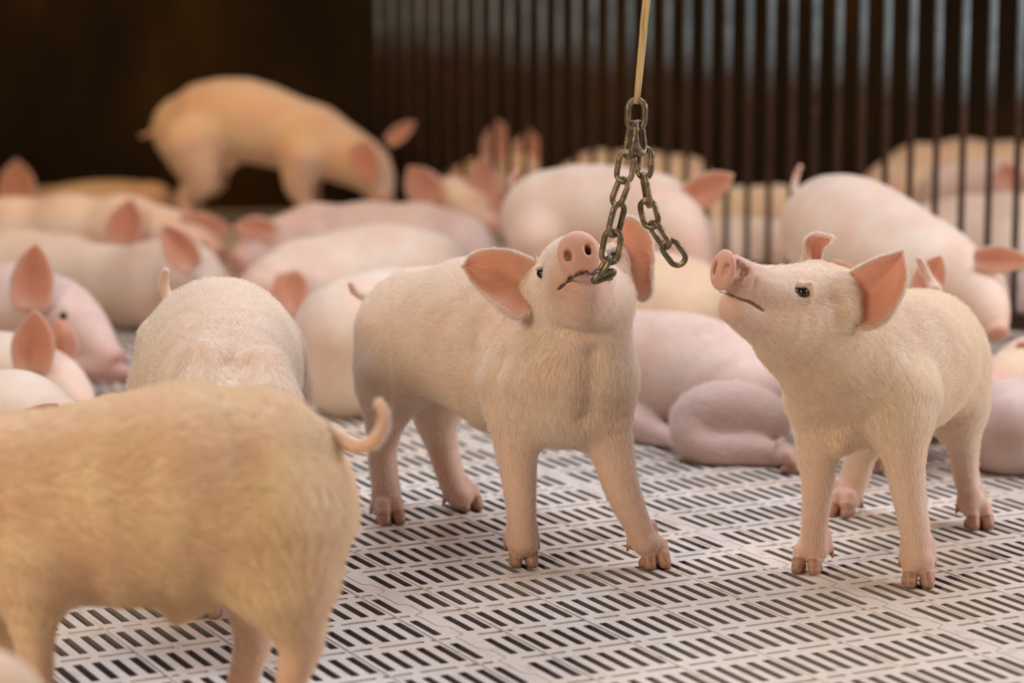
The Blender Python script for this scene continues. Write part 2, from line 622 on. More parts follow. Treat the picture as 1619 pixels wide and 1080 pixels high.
# ---------------------------------------------------------------- smooth bodies
class Body:
    """smooth union of round cones and ellipsoids, turned into one skin"""

    def __init__(self):
        self.pr = []

    def cone(self, a, b, ra, rb, k=0.02, pink=0.0, fur=1.0, sub=False, flow=None, aux=False):
        self.pr.append(dict(t='c', a=np.asarray(a, float), b=np.asarray(b, float), ra=ra, rb=rb, k=k, pink=pink, fur=fur, sub=sub,
                            flow=flow))

    def chain(self, pts, k=0.02, pink=0.0, fur=1.0, sub=False, kin=None, rev=False):
        """pts: list of (point, radius)"""
        if len(pts) == 1:
            pts = pts * 2
        n = len(pts) - 1
        kk = k
        pk = np.full(n, float(pink)) if np.isscalar(pink) else np.array(pink, float)
        fu = np.full(n, float(fur)) if np.isscalar(fur) else np.array(fur, float)
        mid = np.arange(n) + 0.5
        X = np.array([np.r_[p, r] for p, r in pts], float)
        E = np.vstack([2 * X[0] - X[1], X, 2 * X[-1] - X[-2]])
        tt = []
        for i in range(n):
            st = int(np.clip(np.linalg.norm(X[i + 1, :3] - X[i, :3]) / (0.35 * max(X[i, 3], X[i + 1, 3])), 1, 7)) if n > 1 else 1
            tt += [i + j / st for j in range(st)]
        tt.append(n)
        Y = []
        for t in tt:
            i = min(int(t), n - 1)
            f = t - i
            a, b, c, d = E[i], E[i + 1], E[i + 2], E[i + 3]
            q = 0.5 * ((2 * b) + (-a + c) * f + (2 * a - 5 * b + 4 * c - d) * f * f + (-a + 3 * b - 3 * c + d) * f ** 3)
            q[3] = max(min(q[3], max(b[3], c[3]) * 1.03), min(b[3], c[3]) * 0.97)
            Y.append(q)
        subs = []
        for j in range(len(Y) - 1):
            tm = (tt[j] + tt[j + 1]) / 2
            fl = (Y[j + 1] - Y[j])[:3] * (-1 if rev else 1)
            subs.append(dict(t='c', a=Y[j][:3], b=Y[j + 1][:3], ra=Y[j][3], rb=Y[j + 1][3], k=k, pink=float(np.interp(tm, mid, pk)),
                             fur=float(np.interp(tm, mid, fu)), sub=sub, flow=fl))
        self.pr.append(dict(t='g', s=subs, k=k, sub=sub))

    def ell(self, c, rad, axes=None, k=0.02, pink=0.0, fur=1.0, sub=False, flow=None):
        self.pr.append(dict(t='e', c=np.asarray(c, float), rad=np.asarray(rad, float), R=np.eye(3) if axes is None else np.asarray(axes, float),
                            k=k, pink=pink, fur=fur, sub=sub, flow=flow))

    @staticmethod
    def dist(p, X):
        if p['t'] == 'g':
            f = Body.dist(p['s'][0], X)
            for q in p['s'][1:]:
                f = np.minimum(f, Body.dist(q, X))
            return f
        if p['t'] == 'c':
            a, b = p['a'].astype(np.float32), p['b'].astype(np.float32)
            ba = b - a
            L2 = float(ba @ ba) + 1e-12
            d = X - a
            h = np.clip((d @ ba) / L2, 0, 1)
            # exact enough: sphere-swept with linear radius
            q = d - h[..., None] * ba
            return np.sqrt((q * q).sum(-1)) - (p['ra'] + (p['rb'] - p['ra']) * h)
        d = (X - p['c'].astype(np.float32)) @ p['R'].T.astype(np.float32)
        r = p['rad'].astype(np.float32)
        k0 = np.sqrt(((d / r) ** 2).sum(-1)) + 1e-9
        k1 = np.sqrt(((d / (r * r)) ** 2).sum(-1)) + 1e-9
        return k0 * (k0 - 1) / k1

    @staticmethod
    def bb(p):
        if p['t'] == 'g':
            q = [Body.bb(x) for x in p['s']]
            return np.min([x[0] for x in q], 0), np.max([x[1] for x in q], 0)
        if p['t'] == 'c':
            r = max(p['ra'], p['rb'])
            return np.minimum(p['a'], p['b']) - r, np.maximum(p['a'], p['b']) + r
        e = np.sqrt(((p['R'] * p['rad'][:, None]) ** 2).sum(0))
        return p['c'] - e, p['c'] + e

    @staticmethod
    def comb(f, d, p):
        k = p['k']
        if p['sub']:
            d = -d
            h = np.maximum(k - np.abs(f - d), 0) / k
            return np.maximum(f, d) + h * h * k * 0.25
        h = np.maximum(k - np.abs(f - d), 0) / k
        return np.minimum(f, d) - h * h * k * 0.25

    def at(self, X):
        X = np.asarray(X, np.float32)
        f = np.full(X.shape[:-1], 0.06, np.float32)
        for p in self.pr:
            f = self.comb(f, self.dist(p, X), p)
        return f

    def surf(self, u, v, y0, y1):
        """first surface point on the line of sight"""
        ys = np.linspace(y0, y1, 500)
        X = np.array([P(u, v, y) for y in ys])
        f = self.at(X)
        i = np.argmax(f < 0)
        return X[i] if f[i] < 0 else P(u, v, (y0 + y1) / 2)

    def mesh(self, vox, floor=True):
        add = [p for p in self.pr if not p['sub']]
        lo = np.min([self.bb(p)[0] for p in add], 0) - 3 * vox
        hi = np.max([self.bb(p)[1] for p in add], 0) + 3 * vox
        if floor:
            lo[2] = max(lo[2], -3 * vox)
        N = np.ceil((hi - lo) / vox).astype(int) + 1
        CUT = 0.045
        f = np.full(N, CUT, np.float32)
        ax = [(lo[i] + vox * np.arange(N[i])).astype(np.float32) for i in range(3)]

        def window(p):
            l, h = self.bb(p)
            pad = CUT if not p['sub'] else p['k'] + 2 * vox
            i0 = np.clip(np.floor((l - pad - lo) / vox).astype(int), 0, N - 1)
            i1 = np.clip(np.ceil((h + pad - lo) / vox).astype(int) + 1, 1, N)
            return i0, i1

        for p in self.pr:
            i0, i1 = window(p)
            if (i1 <= i0).any():
                continue
            sl = (slice(i0[0], i1[0]), slice(i0[1], i1[1]), slice(i0[2], i1[2]))
            d = np.full(i1 - i0, 1.0 if p['sub'] else CUT, np.float32)
            for q in (p['s'] if p['t'] == 'g' else [p]):
                j0, j1 = window(q)
                if (j1 <= j0).any():
                    continue
                g = np.stack(np.meshgrid(ax[0][j0[0]:j1[0]], ax[1][j0[1]:j1[1]], ax[2][j0[2]:j1[2]], indexing='ij'), -1)
                s2 = tuple(slice(j0[i] - i0[i], j1[i] - i0[i]) for i in range(3))
                d[s2] = np.minimum(d[s2], self.dist(q, g))
            f[sl] = self.comb(f[sl], d, p)
        if floor:
            f = np.maximum(f, (0.0008 - ax[2])[None, None, :])
        f[0], f[-1] = CUT, CUT
        f[:, 0], f[:, -1] = CUT, CUT
        f[:, :, 0], f[:, :, -1] = CUT, CUT
        V, Q = surface_nets(f, lo, vox)
        return V, Q

    def attrs(self, V):
        add = [p for p in self.pr if not p['sub']]
        W = np.zeros(len(V))
        pk = np.zeros(len(V))
        fu = np.zeros(len(V))
        D = np.zeros((len(V), 3))
        X = V.astype(np.float32)
        for p in [q for p in add for q in (p['s'] if p['t'] == 'g' else [p])]:
            w = np.exp(-np.maximum(self.dist(p, X), -0.01) / 0.008).astype(np.float64)
            W += w
            pk += w * p['pink']
            fu += w * p['fur']
            if p['flow'] is not None:
                fl = np.asarray(p['flow'], float)
                n = np.linalg.norm(fl)
                if n > 1e-6:
                    D += w[:, None] * fl / n
        W += 1e-12
        D /= (np.linalg.norm(D, axis=1)[:, None] + 1e-9)
        return pk / W, fu / W, D


def surface_nets(f, lo, vox):
    ins = f < 0
    s = ins[:-1, :-1, :-1].astype(np.int8)
    for dx, dy, dz in ((1, 0, 0), (0, 1, 0), (0, 0, 1), (1, 1, 0), (1, 0, 1), (0, 1, 1), (1, 1, 1)):
        s = s + ins[dx:ins.shape[0] - 1 + dx, dy:ins.shape[1] - 1 + dy, dz:ins.shape[2] - 1 + dz]
    act = (s > 0) & (s < 8)
    idx = np.argwhere(act)
    cid = np.full(act.shape, -1, np.int32)
    cid[act] = np.arange(len(idx))
    pos = np.zeros((len(idx), 3))
    cnt = np.zeros(len(idx))
    cor = [(0, 0, 0), (1, 0, 0), (0, 1, 0), (1, 1, 0), (0, 0, 1), (1, 0, 1), (0, 1, 1), (1, 1, 1)]
    vals = [f[idx[:, 0] + c[0], idx[:, 1] + c[1], idx[:, 2] + c[2]] for c in cor]
    for i in range(8):
        for j in range(i + 1, 8):
            ci, cj = np.array(cor[i]), np.array(cor[j])
            if np.abs(ci - cj).sum() != 1:
                continue
            a, b = vals[i], vals[j]
            m = (a < 0) != (b < 0)
            t = np.where(m, a / np.where(m, a - b, 1), 0)
            pos += m[:, None] * (ci + t[:, None] * (cj - ci))
            cnt += m
    V = lo + vox * (idx + pos / cnt[:, None])
    Q = []
    for axn in range(3):
        sl0 = [slice(None)] * 3
        sl1 = [slice(None)] * 3
        sl0[axn] = slice(0, -1)
        sl1[axn] = slice(1, None)
        a, b = ins[tuple(sl0)], ins[tuple(sl1)]
        e = np.argwhere(a != b)
        o1, o2 = [i for i in range(3) if i != axn]
        e = e[(e[:, o1] > 0) & (e[:, o2] > 0) & (e[:, o1] < act.shape[o1]) & (e[:, o2] < act.shape[o2])]
        flip = a[e[:, 0], e[:, 1], e[:, 2]]
        c = []
        for d1, d2 in ((-1, -1), (0, -1), (0, 0), (-1, 0)):
            q = e.copy()
            q[:, o1] += d1
            q[:, o2] += d2
            c.append(cid[q[:, 0], q[:, 1], q[:, 2]])
        c = np.stack(c, 1)
        if axn == 1:
            flip = ~flip
        c[~flip] = c[~flip][:, ::-1]
        Q.append(c)
    Q = np.concatenate(Q)
    Q = Q[(Q >= 0).all(1)]
    # light relaxation
    for _ in range(2):
        acc = np.zeros_like(V)
        n = np.zeros(len(V))
        for i in range(4):
            j = (i + 1) % 4
            np.add.at(acc, Q[:, i], V[Q[:, j]])
            np.add.at(n, Q[:, i], 1)
            np.add.at(acc, Q[:, j], V[Q[:, i]])
            np.add.at(n, Q[:, j], 1)
        n[n == 0] = 1
        V = V * 0.5 + 0.5 * acc / n[:, None]
    return V, Q


def wob(X, s, seed):
    r = np.random.default_rng(seed)
    out = np.zeros(len(X))
    for i in range(5):
        k = r.normal(size=3)
        k = k / np.linalg.norm(k) * s * (0.7 + 0.8 * r.random())
        out += np.sin(X @ k + r.random() * 6.28)
    return out / 2.2


def grow_fur(parent, origin, V, Q, fu, D, n, length, rad, mat, lift=0.32):
    a, b, c, d = (V[Q[:, i]] for i in range(4))
    nrm = np.cross(c - a, d - b)
    ar = np.linalg.norm(nrm, axis=1) * 0.5
    nrm = nrm / (2 * ar[:, None] + 1e-15)
    w = ar * np.clip(fu[Q].mean(1), 0, 1)
    w[(a[:, 2] < 0.004)] = 0
    pick = RNG.choice(len(Q), size=n, p=w / w.sum())
    s, t = RNG.random(n)[:, None], RNG.random(n)[:, None]
    root = (a[pick] * (1 - s) + b[pick] * s) * (1 - t) + (d[pick] * (1 - s) + c[pick] * s) * t
    N = nrm[pick]
    dd = D[Q[pick]].mean(1)
    dd = dd + np.stack([wob(root, 90, 1), wob(root, 90, 2), wob(root, 90, 3)], 1) * 0.24 + RNG.normal(size=(n, 3)) * 0.13
    dd[:, 2] -= 0.10
    dd -= N * (dd * N).sum(1)[:, None]
    dd /= np.linalg.norm(dd, axis=1)[:, None] + 1e-9
    L = length * (0.55 + 0.8 * RNG.random(n)) * (0.35 + 0.65 * fu[Q[pick]].mean(1))
    L = L[:, None]
    lf = lift * (0.7 + 0.6 * RNG.random((n, 1))) * (1 + 0.25 * np.clip(wob(root, 120, 5), -1, 1.5)[:, None])
    p0 = root - N * 0.0006
    p1 = root + dd * L * 0.33 + N * L * 0.33 * lf * 1.3
    p2 = root + dd * L * 0.68 + N * L * 0.68 * lf
    p3 = root + dd * L + N * L * lf * 0.85
    pts = np.stack([p0, p1, p2, p3], 1).reshape(-1, 3) - origin
    hc = bpy.data.hair_curves.new('bristles')
    hc.add_curves([4] * n)
    hc.attributes['position'].data.foreach_set('vector', pts.astype(np.float32).ravel())
    at = hc.attributes.new('radius', 'FLOAT', 'POINT')
    rr = np.tile(np.array([1.0, 0.95, 0.7, 0.15]), n) * rad
    at.data.foreach_set('value', rr.astype(np.float32))
    hc.materials.append(mat)
    o = bpy.data.objects.new('bristles', hc)
    C.objects.link(o)
    o.parent = parent
    o['kind'] = 'stuff'
    return o


def ear_mesh(parent, origin, A, B, bulge, th=0.0022, fur=0, furmat=None, n=26, m=15, curl=0.0):
    A, B = catmull(A, n), catmull(B, n)
    V = np.zeros((n, m, 3))
    bulge = np.asarray(bulge, float)
    for i in range(n):
        s = i / (n - 1)
        e = math.sin(math.pi * min(1, 0.12 + 0.88 * s)) ** 0.7 if s < 1 else 0
        for j in range(m):
            t = j / (m - 1)
            V[i, j] = A[i] * (1 - t) + B[i] * t + bulge * math.sin(math.pi * t) * e + bulge * 0.12 * math.sin(4 * math.pi * t + 1.0 + 3 * s) * e * (t * (1 - t) * 4)
    du = np.gradient(V, axis=0)
    dv = np.gradient(V, axis=1)
    N = np.cross(du, dv)
    N /= np.linalg.norm(N, axis=2)[..., None] + 1e-9
    Nn = N.copy()
    Nn[-1] = N[-2].mean(0)
    prof = np.ones((n, m, 1))
    prof[:, 0] = prof[:, -1] = 0.25
    prof[-1] = 0.25
    top = V + Nn * th * prof
    bot = V - Nn * th * prof
    VV = np.concatenate([top.reshape(-1, 3), bot.reshape(-1, 3)])
    F = []
    o = n * m
    for i in range(n - 1):
        for j in range(m - 1):
            a, b, c, d = i * m + j, i * m + j + 1, (i + 1) * m + j + 1, (i + 1) * m + j
            F.append((a, d, c, b))
            F.append((o + a, o + b, o + c, o + d))
    for i in range(n - 1):
        for j, sgn in ((0, 1), (m - 1, 0)):
            a, b = i * m + j, (i + 1) * m + j
            F.append((a, o + a, o + b, b) if sgn else (a, b, o + b, o + a))
    for j in range(m - 1):
        a, b = (n - 1) * m + j, (n - 1) * m + j + 1
        F.append((a, o + a, o + b, b))
        a, b = j, j + 1
        F.append((a, b, o + b, o + a))
    tt = np.linspace(0, 1, m)[None, :].repeat(n, 0)
    ss = np.linspace(0, 1, n)[:, None].repeat(m, 1)
    edge = np.minimum(np.minimum(tt, 1 - tt) * 2, (1 - ss) * 2)
    rim = np.clip(1 - edge / 0.16, 0, 1)
    rim = np.maximum(rim, np.clip(1 - ss / 0.25, 0, 1) * 0.7)
    rim2 = np.concatenate([rim.ravel(), np.maximum(rim.ravel(), 0.55)])
    if np.dot(Nn[n // 2, m // 2], np.array([0, -1, 0.3])) < 0:
        rim2 = np.concatenate([np.maximum(rim.ravel(), 0.55), rim.ravel()])
    ob = mesh_obj('ear', VV, np.array(F), M['ear'], parent=parent, origin=origin, attrs={'rim': rim2})
    if fur:
        Q = np.array(F)
        D = np.zeros_like(VV)
        dn = du / (np.linalg.norm(du, axis=2)[..., None] + 1e-9)
        out = np.where(tt[..., None] < 0.5, -1, 1) * dv / (np.linalg.norm(dv, axis=2)[..., None] + 1e-9)
        dn = dn + out * (rim[..., None] * 0.9)
        D[:o] = dn.reshape(-1, 3)
        D[o:] = dn.reshape(-1, 3)
        fw = np.concatenate([rim.ravel() * 0.9 + 0.10] * 2)
        grow_fur(parent, origin, VV, Q, fw, D, fur, 0.010, 0.00012, furmat or M['fur'], lift=0.25)
    return ob


def leaf(base, tip, w, Y, dy=0.0, side=(0, 1, 0), b=0.012):
    """edges of a leaf-shaped ear from two pixels"""
    bu, bv = base
    tu, tv = tip
    d = np.array([tu - bu, tv - bv], float)
    L = np.linalg.norm(d)
    d /= L
    n = np.array([-d[1], d[0]])
    prof = [(0.0, 0.34), (0.22, 0.50), (0.5, 0.52), (0.78, 0.34), (1.0, 0.02)]
    A, B = [], []
    for s, k in prof:
        c = np.array([bu, bv]) + d * L * s
        y = Y + dy * s
        A.append(P(*(c + n * w * k), y))
        B.append(P(*(c - n * w * k), y))
    return A, B, np.array(side) * b


def ball(parent, origin, c, r, name='eye'):
    V, F = [], []
    n, m = 10, 16
    for i in range(n + 1):
        a = math.pi * i / n
        for j in range(m):
            b = 2 * math.pi * j / m
            V.append(c + r * np.array([math.sin(a) * math.cos(b), math.sin(a) * math.sin(b), math.cos(a)]))
    for i in range(n):
        for j in range(m):
            F.append((i * m + j, (i + 1) * m + j, (i + 1) * m + (j + 1) % m, i * m + (j + 1) % m))
    return mesh_obj(name, np.array(V), np.array(F), M['eye'], parent=parent, origin=origin)


class Pig:
    def __init__(self, label, loc, skin='skin', vox=0.006, group='piglets in the slatted pen', cat='pig'):
        self.b = Body()
        self.org = np.array([loc[0], loc[1], 0.0])
        self.root = empty('piglet', tuple(self.org), label, cat, group)
        self.skin, self.vox = skin, vox
        self.hoofs = []

    def px(self, pts, **kw):
        """chain of (u, v, Y, r) measured in pixels"""
        self.b.chain([(P(u, v, y), RP(r, u, v, y)) for u, v, y, r in pts], **kw)

    def foot(self, ankle, r, tip, fwd, side, hr=0.0110, pink=0.75):
        """two toes from the ankle down to the ground point tip, with dew claws behind"""
        ankle, tip = np.asarray(ankle, float), np.asarray(tip, float)
        fwd = np.asarray(fwd, float) / np.linalg.norm(fwd)
        side = np.asarray(side, float) / np.linalg.norm(side)
        up = np.array([0, 0, 1.0])
        for s in (-1, 1):
            t0 = tip + side * s * hr * 0.80 - fwd * 0.017 + up * 0.030
            t1 = tip + side * s * hr * 1.00 - fwd * 0.001 + up * 0.0065
            self.b.cone(ankle, t0, r * 0.95, hr * 1.02, k=0.006, pink=pink, fur=0.35, flow=t0 - ankle)
            self.b.cone(t0, t1, hr * 1.02, hr * 0.70, k=0.0012, pink=0.95, fur=0.05, flow=t1 - t0)
            h = Body()
            h.cone(t0 + (t1 - t0) * 0.55, t1, hr * 0.87, hr * 0.73, k=0.001)
            h.cone(t1 - fwd * 0.020 - up * 0.001, t1 + fwd * 0.002 - up * 0.0015, hr * 0.78, hr * 0.45, k=0.003)
            self.hoofs.append(('hoof', h))
            c0 = ankle - fwd * r * 0.35 + side * s * r * 0.86 + up * 0.014
            c1 = c0 - fwd * 0.004 + side * s * 0.008 - up * 0.027
            self.b.cone(c0 + up * 0.010 - side * s * 0.003, c0 * 0.45 + c1 * 0.55, 0.0080, 0.0054, k=0.006, pink=0.8, fur=0.3, flow=c1 - c0)
            h = Body()
            h.cone(c0 * 0.5 + c1 * 0.5, c1, 0.0056, 0.0018, k=0.001)
            if self.vox < 0.004:
                self.hoofs.append(('dew_claw', h))

    def leg(self, pts, tip, fwd, side, k=0.03, pink=None, hr=0.0105):
        """pts (point, r) from hip/shoulder to ankle"""
        if pink is None:
            pink = [0.05] + [0.20 + 0.50 * i / max(1, len(pts) - 2) for i in range(len(pts) - 2)]
        self.b.chain(pts, k=k, kin=0.008, pink=pink, fur=[0.8] + [0.38] * (len(pts) - 2))
        self.foot(pts[-1][0], pts[-1][1], tip, fwd, side, hr)

    def std_leg(self, hip, r, fwd, side, hind, drop=None, hr=0.0105):
        """a leg under a hip or shoulder point, reaching the floor"""
        hip = np.asarray(hip, float)
        fwd = np.array([fwd[0], fwd[1], 0.0]) / np.linalg.norm(fwd[:2])
        z = hip[2]
        if hind:
            kn = hip + fwd * 0.035 - np.array([0, 0, z * 0.38])
            hk = hip - fwd * 0.020 - np.array([0, 0, z * 0.62])
            an = hip - fwd * 0.002 - np.array([0, 0, z - 0.042])
        else:
            kn = hip - fwd * 0.012 - np.array([0, 0, z * 0.34])
            hk = hip + fwd * 0.006 - np.array([0, 0, z * 0.62])
            an = hip + fwd * 0.002 - np.array([0, 0, z - 0.042])
        tip = np.array([an[0], an[1], 0.0]) + fwd * 0.026
        self.leg([(hip, r), (kn, r * 0.66), (hk, 0.023), (an, 0.0185)], tip, fwd, side, hr=hr)

    def snout(self, c, n, ru, rv, up, thick=0.010, k=0.006):
        """flat nose disc facing n"""
        n = np.asarray(n, float) / np.linalg.norm(n)
        up = np.asarray(up, float) - n * np.dot(up, n)
        up /= np.linalg.norm(up)
        sd = np.cross(up, n)
        self.b.ell(c, (ru, rv, thick), [sd, up, n], k=k, pink=1.3, fur=0.0, flow=-n)
        return n, up, sd

    def finish(self, fur=0, flen=0.010, frad=0.00011, furmat=None, floor=True):
        V, Q = self.b.mesh(self.vox, floor)
        pk, fu, D = self.b.attrs(V)
        mesh_obj('body', V, Q, M[self.skin], parent=self.root, origin=self.org, attrs={'pink': np.clip(pk, 0, 1)})
        for nm, h in self.hoofs:
            hv, hq = h.mesh(0.0014 if self.vox < 0.004 else 0.003, True)
            mesh_obj(nm, hv, hq, M['hoof'], parent=self.root, origin=self.org)
        if fur:
            grow_fur(self.root, self.org, V, Q, fu, D, fur, flen, frad, furmat or M['fur'])

    def ear(self, A, B, bulge, **kw):
        ear_mesh(self.root, self.org, A, B, bulge, **kw)

    def pleaf(self, base, tip, w, Y, dy=0.0, b=0.014, side=(0, 1, 0)):
        A, B, bl = leaf(base, tip, w, Y, dy, side, b)
        ear_mesh(self.root, self.org, A, B, bl, n=14, m=9, th=0.003)

    def tail(self, pts, radii, furry=0):
        V, F = tube([P(*p) for p in pts], radii, seg=12, n=28)
        me = mesh_obj('tail', V, F, M[self.skin], parent=self.root, origin=self.org, attrs={'pink': np.linspace(0.2, 0.8, 28).repeat(12)})
        if furry:
            Q = np.array([f for f in F if len(f) == 4])
            D = np.repeat(np.gradient(V.reshape(28, 12, 3).mean(1), axis=0), 12, axis=0)
            D /= np.linalg.norm(D, axis=1)[:, None] + 1e-9
            grow_fur(self.root, self.org, V, Q, np.ones(len(V)), D, furry, 0.007, 0.0001, M['fur'], lift=0.5)

    def eye_px(self, u, v, y0, y1, r, sink=0.35, lid=True):
        p = self.b.surf(u, v, y0, y1)
        d = p - np.array([0, 0, CAMZ])
        d /= np.linalg.norm(d)
        return p + d * r * sink, r


def pad_to_floor(pig, pts):
    """weight of a lying body resting on the floor"""
    for u, v, y, r in pts:
        c = P(u, v, y)
        rr = RP(r, u, v, y)
        if c[2] - rr > -0.004:
            c2 = c.copy()
            c2[2] = rr * 0.86
            pig.b.cone(c, c2, rr, rr * 0.98, k=0.05, flow=None)


def lying(label, pts, head=None, ears=(), skin='skin', legs=True, vox=0.006, group='piglets in the slatted pen', eyes=(), extra=(), pads=True, snout_r=None, near=-1):
    """pts: rump to neck in pixels (u, v, Y, r); head: cheek to nose"""
    m = pts[len(pts) // 2]
    c = P(m[0], m[1], m[2])
    g = Pig(label, (c[0], c[1]), skin, vox, group)
    g.px(pts, k=0.04, rev=True)
    if pads:
        pad_to_floor(g, pts)
    for e in extra:
        g.px(e[0], k=0.02, pink=e[1])
    if head:
        hp = [pts[-1]] + list(head)
        g.px(hp, k=0.03, kin=0.02, pink=[0.1] * (len(hp) - 2) + [0.6], rev=True)
        u, v, y, r = head[-1]
        e, d = P(u, v, y), P(*hp[-2][:3])
        n = e - d
        n /= np.linalg.norm(n)
        g.snout(e + n * RP(r, u, v, y) * 0.8, n, RP(r, u, v, y) * 0.95, RP(r, u, v, y) * 0.95, (0, 0, 1), thick=0.008)
        for s in (-1, 1):
            sd = np.cross(n, (0, 0, 1.0))
            sd /= np.linalg.norm(sd) + 1e-9
            q = e + n * (RP(r, u, v, y) * 0.8 + 0.008) + sd * s * 0.0095
            g.b.cone(q, q - n * 0.012, 0.0045, 0.004, k=0.003, sub=True)
        # eyes on both sides of the face
        a, b2 = P(*hp[-2][:3]), P(*hp[1][:3]) if len(hp) > 2 else P(*hp[0][:3])
    if legs:
        a, b2 = P(*pts[0][:3]), P(*pts[-1][:3])
        fwd = b2 - a
        fwd[2] = 0
        fwd /= np.linalg.norm(fwd) + 1e-9
        sd = np.array([-fwd[1], fwd[0], 0])
        if sd[1] * near < 0:
            sd = -sd
        ra, rb = RP(pts[0][3], *pts[0][:3]), RP(pts[-1][3], *pts[-1][:3])
        h0 = np.array([a[0], a[1], 0.06]) + sd * ra * 0.62 + fwd * 0.02
        k0 = h0 + fwd * 0.085 + sd * 0.012 - np.array([0, 0, 0.026])
        f0 = k0 - fwd * 0.075 + sd * 0.018 - np.array([0, 0, 0.014])
        g.b.ell(h0 + fwd * 0.03, (0.075, 0.045, 0.06), [fwd, sd, (0, 0, 1)], k=0.02, flow=-fwd)
        g.b.chain([(h0, 0.045), (k0, 0.03), (f0, 0.017)], k=0.02, kin=0.006, pink=0.3)
        g.foot(f0, 0.015, f0 + fwd * 0.05 - np.array([0, 0, f0[2] - 0.006]), fwd, sd, hr=0.010)
        s0 = np.array([b2[0], b2[1], 0.055]) + sd * rb * 0.6
        k1 = s0 + fwd * 0.06 - np.array([0, 0, 0.025]) + sd * 0.01
        f1 = k1 + fwd * 0.07 - np.array([0, 0, 0.008])
        g.b.chain([(s0, 0.035), (k1, 0.022), (f1, 0.015)], k=0.02, kin=0.006, pink=0.3)
        g.foot(f1, 0.014, f1 + fwd * 0.035 - np.array([0, 0, f1[2] - 0.006]), fwd, sd, hr=0.009)
    for e in eyes:
        c, r = g.eye_px(e[0], e[1], e[2] - 0.25, e[2] + 0.25, e[3])
        ball(g.root, g.org, c, r)
    g.finish()
    for e in ears:
        g.pleaf(*e)
    return g


# ---------------------------------------------------------------- the piglet chewing on the chain
def nrm(v):
    v = np.asarray(v, float)
    return v / np.linalg.norm(v)


def px_of(p):
    d = np.asarray(p) - np.array([0, 0, CAMZ])
    z = d[1] * CT - d[2] * ST
    return d[0] / z * FPX + 809.5, 540 - (d[1] * ST + d[2] * CT) / z * FPX


VH = 0.0024
g = Pig('pale piglet standing mid-pen, head raised, chewing the end of a hanging rusty chain', P(760, 700, 3.86), 'skin', VH)
fw = nrm((0.55, -0.80, 0))
sd = nrm((0.82, 0.55, 0))
g.px([(884, 590, 3.74, 94), (842, 562, 3.80, 99), (800, 542, 3.87, 101), (722, 528, 3.98, 100), (664, 520, 4.06, 93)], k=0.03, pink=0.03)
g.px([(915, 500, 3.70, 74), (900, 535, 3.72, 86), (888, 580, 3.73, 96)], k=0.06)
g.px([(800, 590, 3.86, 84), (760, 540, 3.93, 94)], k=0.07)
g.px([(820, 505, 3.84, 84), (750, 500, 3.95, 82)], k=0.04, pink=0.0)                 # withers
g.px([(905, 600, 3.70, 88), (900, 640, 3.70, 60)], k=0.04)                            # brisket
g.px([(640, 545, 4.02, 70), (622, 590, 4.0, 52)], k=0.05)                             # ham
g.px([(690, 560, 4.10, 74), (695, 600, 4.10, 50)], k=0.05)
g.px([(742, 640, 3.92, 18), (752, 668, 3.92, 7)], k=0.02, pink=0.6, fur=0.3)          # belly fold
# legs
T = lambda u, v, y, r: (P(u, v, y), RP(r, u, v, y))
g.leg([T(822, 610, 3.72, 62), T(816, 690, 3.71, 37), T(821, 765, 3.70, 27), T(825, 825, 3.70, 22.5), T(826, 858, 3.70, 22)], G(829, 897), nrm((0.1, -1, 0)), nrm((1, 0.1, 0)), hr=0.0122)
g.leg([T(938, 610, 3.72, 62), T(962, 690, 3.70, 37), T(981, 765, 3.69, 29), T(1003, 820, 3.69, 23), T(1020, 858, 3.69, 20)], G(1040, 900), nrm((0.35, -1, 0)), nrm((1, 0.35, 0)), hr=0.0122)
g.leg([T(622, 590, 4.0, 54), T(608, 665, 4.0, 30), T(604, 715, 4.01, 23), T(610, 770, 4.0, 22), T(613, 800, 4.0, 20)], G(621, 830), nrm((0.35, -1, 0)), nrm((1, 0.35, 0)), hr=0.0122)
g.leg([T(695, 600, 4.10, 52), T(690, 664, 4.09, 32), T(700, 706, 4.10, 25), T(715, 762, 4.08, 21), T(727, 785, 4.07, 19)], G(746, 808), nrm((0.6, -1, 0)), nrm((1, 0.6, 0)), hr=0.0122)
# head thrown back
g.px([(914, 405, 3.545, 29), (915, 424, 3.58, 40), (917, 450, 3.62, 56), (918, 486, 3.67, 69), (916, 520, 3.70, 76)], k=0.02, kin=0.02, fur=[0.15, 0.35, 0.6, 0.8], pink=[0.8, 0.4, 0.15, 0])
g.px([(912, 412, 3.60, 40), (905, 430, 3.68, 54), (905, 470, 3.73, 60)], k=0.02, kin=0.02, fur=[0.5, 0.9])   # forehead
g.px([(870, 470, 3.68, 34), (962, 465, 3.68, 36)], k=0.03, fur=0.9)                                            # cheeks
g.px([(928, 448, 3.565, 25), (925, 475, 3.60, 34)], k=0.012, kin=0.02, pink=[0.75], fur=0.12)                 # lower lip
g.px([(893, 432, 3.575, 22), (888, 445, 3.59, 18)], k=0.014, pink=0.35, fur=0.4)                               # upper lip
g.px([(845, 445, 3.70, 16), (838, 462, 3.69, 16)], k=0.03, fur=1)                                              # ear roots
g.px([(975, 400, 3.71, 18), (984, 425, 3.72, 18)], k=0.03, fur=1)
nd = nrm((0.02, -0.93, 0.37))
sc = P(915, 401, 3.515)
n_, up_, sd_ = g.snout(sc, nd, 0.0300, 0.0325, (-0.12, 0, 1), thick=0.013, k=0.009)
